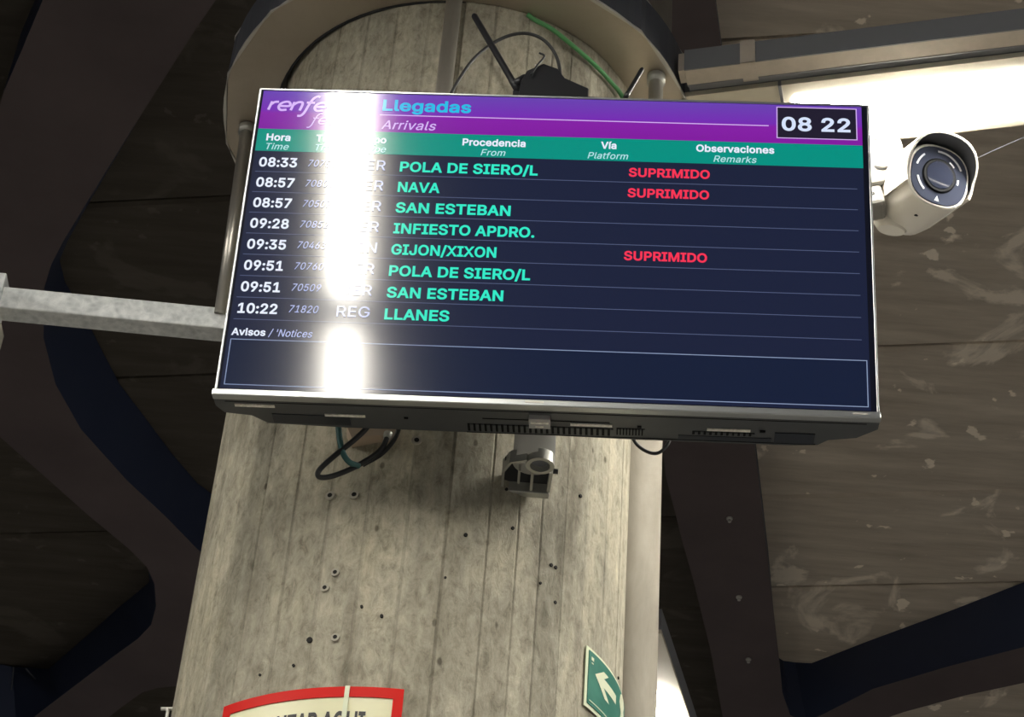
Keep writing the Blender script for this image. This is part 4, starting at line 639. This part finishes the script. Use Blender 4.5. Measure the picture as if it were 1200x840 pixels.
autosmooth(obj('clamp_ring', bm, M['clamp'], mp))['label'] = 'open cast ring at the foot of the pole'
lathe('ring_floor', [(0, .0152), (.004, .0152)], M['hood'], mp, 24, Matrix.Translation((.010, -.010, -.002)) @ Matrix.Rotation(PI/2, 4, 'X'))
bm = bmesh.new()                # saddle reaching back to the column: outer wall, two lugs and a split tongue
for p, q, t in (((-.034, -.012), (-.044, .012), .004), ((-.044, .012), (-.044, .062), .004), ((-.034, -.012), (-.010, -.022), .004), ((.028, .006), (.026, .060), .005), ((.0, .010), (.0, .058), .004), ((-.020, .006), (-.020, .040), .0035)):
    d = Vector((q[0]-p[0], q[1]-p[1], 0)); L = d.length
    add_box(bm, (0, -t/2, -.012), (L, t/2, .010), 0, Matrix.Translation((p[0], p[1], 0)) @ Matrix.Rotation(math.atan2(d.y, d.x), 4, 'Z'))
obj('clamp_lug', bm, M['clamp'], mp)
box('clamp_foot', (-.046, .056, -.016), (.028, .070, .012), M['clamp'], mp, .002)
box('saddle_web', (-.043, .0, .002), (.027, .058, .008), M['black'], mp)
bm = bmesh.new(); add_tube(bm, [(.028, .012, -.004), (.038, .012, -.004)], .004, 8); obj('clamp_bolt', bm, M['black'], mp)

# ------------------------------------------------------------------ cables and the router behind the screen
def at_y(px, py, y):
    d = ray(px, py); d = d*(y/d.y); return Vector((d.x, d.y, d.z+EYE))
def cable(pts, r, mat, label, seg=8):
    p0 = Vector(pts[0]); bm = bmesh.new(); add_tube(bm, [p-p0 for p in smooth_path(pts, 8)], r, seg)
    o = obj('cable', bm, mat, None, True); o.location = p0; return tag(o, label, 'cable')
cable([on_z(x, y, z) for x, y, z in ((618, 17, 2.835), (628, 24, 2.826), (645, 33, 2.815), (667, 50, 2.80), (697, 76, 2.79), (716, 96, 2.785), (729, 113, 2.78), (736, 140, 2.76))], .0045, M['green'],
      'green cable running around the edge of the collar')
cable([at_y(x, y, 2.51) for x, y in ((526, 115), (536, 96), (556, 68), (584, 47), (612, 39), (636, 46), (652, 66), (657, 92), (656, 112))], .0030, M['rubber'],
      'thin black cable arching above the router')
rt = empty('wireless_router', at_y(650, 100, 2.50)); tag(rt, 'black box with two antennas above the top edge of the screen', 'router')
o0 = rt.location.copy()
def rp(px, py, y=2.50): return at_y(px, py, y)-o0
bm = bmesh.new()
poly = [(606, 122), (610, 95), (618, 82), (637, 74), (654, 80), (661, 92), (690, 103), (689, 122)]
a = [bm.verts.new(rp(x, y, 2.475)) for x, y in poly]; b = [bm.verts.new(rp(x, y, 2.475)+Vector((0, .035, -.0))) for x, y in poly]
bm.faces.new(a); bm.faces.new(b)
for k in range(len(poly)): bm.faces.new((a[k], a[(k+1) % 8], b[(k+1) % 8], b[k]))
bmesh.ops.bevel(bm, geom=bm.edges[:], offset=.0015, segments=1, affect='EDGES')
obj('body', bm, M['black'], rt)
def antenna(p, q, r=.0052):
    d = q-p; a_ = tube('antenna', [p, p+d*.15, p+d*.16, q-d.normalized()*.004, q], [r, r, r*.92, r*.9, r*.55], M['black'], rt, 12); return a_
antenna(rp(608, 108), rp(555, 17), .0062); antenna(rp(733, 114), rp(753, 80), .0045)
tube('antenna_joint', [rp(602, 100), rp(616, 92)], .0085, M['black'], rt, 12)
tube('latch', smooth_path([rp(622, 88, 2.468), rp(630, 76, 2.468), rp(638, 66, 2.468), rp(632, 62, 2.468)], 4), .0018, M['black'], rt, 8)
box('led', tuple(rp(628, 77, 2.470)-Vector((.002, .001, .002))), tuple(rp(628, 77, 2.470)+Vector((.0025, .001, .002))), M['white'], rt)['label'] = 'tiny white highlight button'  # small plain white block on the router body
box('shelf', tuple(rp(600, 122, 2.5)+Vector((0, -.02, -.02))), tuple(rp(740, 122, 2.5)+Vector((0, .06, -.01))), M['black'], rt)
# cables under the screen
bk = empty('cable_outlet', at_y(435, 505, 2.590)); tag(bk, 'beige cable outlet on the column under the left part of the screen', 'outlet')
o1 = bk.location.copy()
bm = bmesh.new(); pl = [(406, 499), (470, 499), (468, 507), (458, 517), (447, 510), (412, 512)]
a = [bm.verts.new(at_y(x, y, 2.585)-o1) for x, y in pl]; b = [bm.verts.new(at_y(x, y, 2.585)-o1+Vector((0, .03, 0))) for x, y in pl]
bm.faces.new(a); bm.faces.new(b)
for k in range(6): bm.faces.new((a[k], a[(k+1) % 6], b[(k+1) % 6], b[k]))
obj('outlet_box', bm, M['beige'], bk)
tube('gland', [at_y(455, 508, 2.580)-o1, at_y(453, 514, 2.578)-o1], [.007, .0055], M['clamp'], bk, 12)
cable([at_y(x, y, yy) for x, y, yy in ((455, 510, 2.578), (445, 528, 2.575), (420, 545, 2.57), (392, 557, 2.565), (375, 559, 2.562), (374, 551, 2.56), (392, 534, 2.556), (418, 513, 2.55), (432, 498, 2.545), (440, 480, 2.54))], .0042, M['rubber'],
      'black cable hanging in a long loop under the screen')
cable([at_y(x, y, yy) for x, y, yy in ((468, 500, 2.57), (462, 515, 2.575), (447, 532, 2.578), (425, 545, 2.582))], .0036, M['rubber'], 'short black cable hugging the loop under the screen')
cable([at_y(x, y, yy) for x, y, yy in ((396, 480, 2.55), (397, 505, 2.552), (401, 528, 2.555), (409, 541, 2.56), (421, 546, 2.57))], .0046, M['teal'], 'dark teal cable dropping into the loop under the screen')
cable([at_y(x, y, 2.50) for x, y in ((736, 500), (745, 519), (758, 529), (770, 531), (780, 524), (786, 512), (786, 500))], .0027, M['rubber'], 'thin black cable loop under the right half of the screen')

# ------------------------------------------------------------------ fluorescent luminaires and the cable tray
def luminaire(x, y, z, deg, length, label, width=.178, dif=.122, d0=.02, d1=.02, off=.0, blank=0.0, proud=.020):
    """axis starts at (x,y), runs along deg; z is the underside"""
    o = empty('strip_light', V(x, y, z)); o.rotation_euler.z = R(deg)
    tag(o, label, 'lamp', 'linear fluorescent luminaires around the column')
    h = width/2
    bm = bmesh.new()
    dz0, dz1 = off-dif/2, off+dif/2
    add_box(bm, (0, -h, 0.0), (length, dz0, .012)); add_box(bm, (0, dz1, 0.0), (length, h, .012))
    add_box(bm, (0, dz0, 0.0), (blank+d0, dz1, .012)); add_box(bm, (length-d1, dz0, 0.0), (length, dz1, .012))
    obj('frame', bm, M['cream'], o)
    bm = bmesh.new(); add_box(bm, (0, -h, .0121), (length, h, .075)); obj('housing', bm, M['trayside'], o)
    box('diffuser', (blank+d0+.0005, dz0+.0005, -proud), (length-d1-.0005, dz1-.0005, .011), M['lamp'], o, .0015)
    if blank: box('joint_strip', (blank-.004, -h-.002, -.003), (blank+.002, h+.002, .012), M['trayside'], o)
    return o
def sp_(s, p): return s*.962+p*.272, -s*.272+p*.962
x, y = sp_(-.49, 2.855); luminaire(x, y, ZP, -15.8, 1.44, 'bright strip light right of the screen, above the white security camera', off=.006, blank=.185, proud=.004)
x, y = sp_(.97, 2.855); luminaire(x, y, ZP, -15.8, 1.26, 'strip light continuing the right row outwards')
luminaire(-.425, 1.81, ZP, -101.3, 1.34, 'strip light running from the column over the viewer, mirrored in the screen', dif=.078)
luminaire(-.727, .292, ZP, -101.3, 1.34, 'second strip light of the mirrored row, behind the viewer', dif=.078)
for k, (x, y, dg_, lb_) in enumerate(((-2.3, 2.2, -101.3, 'strip light far out on the left, outside the picture'), (-2.6, .7, -101.3, 'strip light left of and behind the viewer'), (2.6, 1.4, -101.3, 'strip light far out on the right, outside the picture'), (2.35, -.1, -101.3, 'strip light right of and behind the viewer'), (.9, 6.8, 74.2, 'strip light deep in the hall on the axis of the column'), (3.2, 6.0, 74.2, 'strip light deep in the hall on the right'), (-2.2, 7.2, 74.2, 'strip light deep in the hall on the left'), (-1.1, -1.6, -101.3, 'strip light behind the viewer on the mirrored row'))): luminaire(x, y, ZP, dg_, 1.34, lb_)  # right, deep-hall and rearmost lights are added unseen fill for column and ceiling
tq = on_z(772, 757, ZP)
luminaire(.362, 4.775, ZP, 74.2, 1.9, 'strip light beyond the column, seen beside the foot of the drain pipe', d0=.32, off=.012)
tr = empty('cable_tray', V(*sp_(-.475, 2.718), ZP)); tr.rotation_euler.z = R(-15.8)
tag(tr, 'grey-sided metal cable tray alongside the right strip light', 'tray')
box('tray_bottom', (0, -.019, 0), (2.6, .019, .002), M['tray'], tr)
box('tray_side', (0, -.022, -.001), (2.6, -.0192, .052), M['trayside'], tr); box('tray_side', (0, .0192, -.001), (2.6, .022, .052), M['trayside'], tr)
bm = bmesh.new(); add_box(bm, (.105, -.0245, -.0035), (.133, .0245, -.0012)); add_box(bm, (.105, -.0245, -.0035), (.133, -.0222, .056)); add_box(bm, (.105, .0222, -.0035), (.133, .0245, .056))
obj('joint_sleeve', bm, M['tray'], tr)
box('tray_end', (-.012, -.016, .004), (-.001, .016, .05), M['tray'], tr)
box('tray_web', (0, .0222, .012), (2.6, .046, .050), M['trayside'], tr)

# ------------------------------------------------------------------ security camera
cc = empty('security_camera', V(.697, 2.865, ZP)); tag(cc, 'white bullet security camera hanging under the right strip light', 'camera')
F = V(.762, 2.812, 2.705)-cc.location; dv = Vector((.27, -.86, -.30)).normalized()
ax_y = -dv; ax_x = Vector((1, .35, 0)); ax_x = (ax_x-ax_y*ax_x.dot(ax_y)).normalized(); ax_z = ax_x.cross(ax_y)
if ax_z.z < 0: ax_x, ax_z = -ax_x, -ax_z
MB_ = Matrix.Translation(F) @ Matrix((ax_x, ax_y, ax_z)).transposed().to_4x4() @ Matrix.Diagonal((1.2, 1.0, 1.2, 1))
def squ(t): return 1.0/((abs(math.cos(t))**2.5+abs(math.sin(t))**2.5)**(1/2.5))
lathe('body', [(.000, .0505), (.003, .0525), (.05, .0530), (.12, .0530), (.15, .0505), (.162, .043)], M['whitebody'], cc, 40, MB_, squ)
lathe('glass_face', [(-.0015, .030), (-.0018, .0475), (.001, .0485)], M['glass'], cc, 40, MB_, squ)
lathe('lens_ring', [(-.0016, .029), (-.0045, .027), (-.0045, .0235)], M['slot'], cc, 32, MB_)
lathe('lens', [(-.0040, .0234), (-.0052, .0225), (-.0060, .017), (-.0064, .008), (-.0066, .002)], M['lens'], cc, 28, MB_)
def face_arc(name, a0, a1, r0, r1, mat, y=-.0026):
    bm = bmesh.new(); rows = []
    for k in range(9):
        a = R(a0+(a1-a0)*k/8); rows.append([bm.verts.new(MB_ @ Vector((r*math.cos(a), yy, r*math.sin(a)))) for r, yy in ((r0, y), (r1, y), (r1, y+.0012), (r0, y+.0012))])
    for p, q in zip(rows, rows[1:]):
        for k in range(4): bm.faces.new((p[k], p[(k+1) % 4], q[(k+1) % 4], q[k]))
    return obj(name, bm, mat, cc)
face_arc('reflector_strip', 28, 100, .0390, .0420, M['ir']); face_arc('reflector_strip', 135, 168, .039, .042, M['ir']); face_arc('reflector_strip', 196, 232, .036, .039, M['ir'])
face_arc('reflector_strip', 42, 62, .0300, .0325, M['ir']); face_arc('reflector_strip', -12, 4, .031, .034, M['ir'])
bm = bmesh.new(); bm.faces.new([bm.verts.new(MB_ @ Vector(p)) for p in ((-.004, -.0026, -.0435), (.004, -.0026, -.0435), (.0, -.0026, -.0345))]); link_face('small_mark', bm, M['ir'], cc)
# sunshield: open shell over the top, reaching past the face
bm = bmesh.new(); rows = []
for k in range(25):
    t = R(-28+236*k/24); fwd = -.030*max(0, math.sin(t))**.7; s = squ(t)
    rows.append([bm.verts.new(MB_ @ Vector((r*s*math.cos(t), yy, r*s*math.sin(t)+.004))) for r, yy in ((.0560, fwd-.004), (.0595, fwd-.004), (.0595, .150), (.0560, .150))])
for p, q in zip(rows, rows[1:]):
    for k in range(4): bm.faces.new((p[k], p[(k+1) % 4], q[(k+1) % 4], q[k]))
bm.faces.new(rows[0]); bm.faces.new(rows[-1])
autosmooth(obj('sunshield', bm, M['whitebody'], cc))
bm = bmesh.new(); rows = []
for k in range(25):
    t = R(-20+220*k/24); fwd = -.029*max(0, math.sin(t))**.7; s = squ(t)
    rows.append([bm.verts.new(MB_ @ Vector((.0556*s*math.cos(t), yy, .0556*s*math.sin(t)+.004))) for yy in (fwd-.003, .03)])
for p, q in zip(rows, rows[1:]): bm.faces.new((p[0], q[0], q[1], p[1]))
obj('shield_lining', bm, M['hood'], cc, True)  # dark sheet colours in the shade inside the white shield
bm = bmesh.new(); add_lathe(bm, [(0, .002), (-.0015, .0035)], 8, MB_ @ Matrix.Translation((-.01, .05, -.0535)) @ Matrix.Rotation(PI/2, 4, 'X')); obj('screw', bm, M['hole'], cc)
# knuckle and junction box
tail = MB_ @ Vector((-.012, .150, -.012))
lathe('knuckle', [(-.02, .022), (-.01, .030), (.018, .032), (.030, .026)], M['whitebody'], cc, 28, MB_ @ Matrix.Translation((-.016, .135, -.036)) @ Matrix.Rotation(R(90), 4, 'X'))
jm = Matrix.Translation(V(.676, 2.885, 2.775)-cc.location) @ Matrix.Rotation(R(-14), 4, 'Z') @ Matrix.Rotation(R(-8), 4, 'Y')
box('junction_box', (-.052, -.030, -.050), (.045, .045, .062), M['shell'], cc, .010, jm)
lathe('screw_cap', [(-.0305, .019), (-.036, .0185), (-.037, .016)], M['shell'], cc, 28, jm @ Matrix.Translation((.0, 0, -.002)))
bm = bmesh.new(); ringj = [(.0195*math.cos(2*PI*k/28), -.0315, .0195*math.sin(2*PI*k/28)-.002) for k in range(29)]
add_tube(bm, [jm @ Vector(p) for p in ringj], .0013, 6, False); obj('cap_ring', bm, M['hood'], cc, True)
box('cap_slot', (-.012, -.0378, -.0035), (.012, -.0368, -.0005), M['hood'], cc, 0, jm)
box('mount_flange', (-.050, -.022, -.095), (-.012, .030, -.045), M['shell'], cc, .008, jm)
bm = bmesh.new(); add_lathe(bm, [(0, .0038), (-.0015, .0038)], 9, jm @ Matrix.Translation((-.032, -.022, -.07))); obj('screw', bm, M['hole'], cc)
tube('swivel_arm', smooth_path([jm @ Vector((-.005, .0, -.045)), jm @ Vector((.01, .02, -.065)), MB_ @ Vector((-.016, .12, -.03))], 5), [.024]*11, M['whitebody'], cc, 20)
# a stray wire from the camera towards the right
cable([on_z(1132, 192, 2.80), on_z(1165, 176, 2.81), on_z(1210, 157, 2.83), on_z(1260, 140, 2.84)], .0005, M['drum'], 'hair-thin wire stretched to the right of the security camera', 5)
# two thin conduits in the dark bay at lower left
for k, (p, q, lab) in enumerate((((30, 783), (70, 828), 'thin conduit slanting across the dark bay at lower left'), ((16, 782), (9, 850), 'thin conduit standing in the dark bay at lower left'))):
    cable([on_z(*p, ZC-.1), on_z((p[0]+q[0])/2, (p[1]+q[1])/2, ZC-.1), on_z(*q, ZC-.1)], .004, M['drum'], lab, 6)
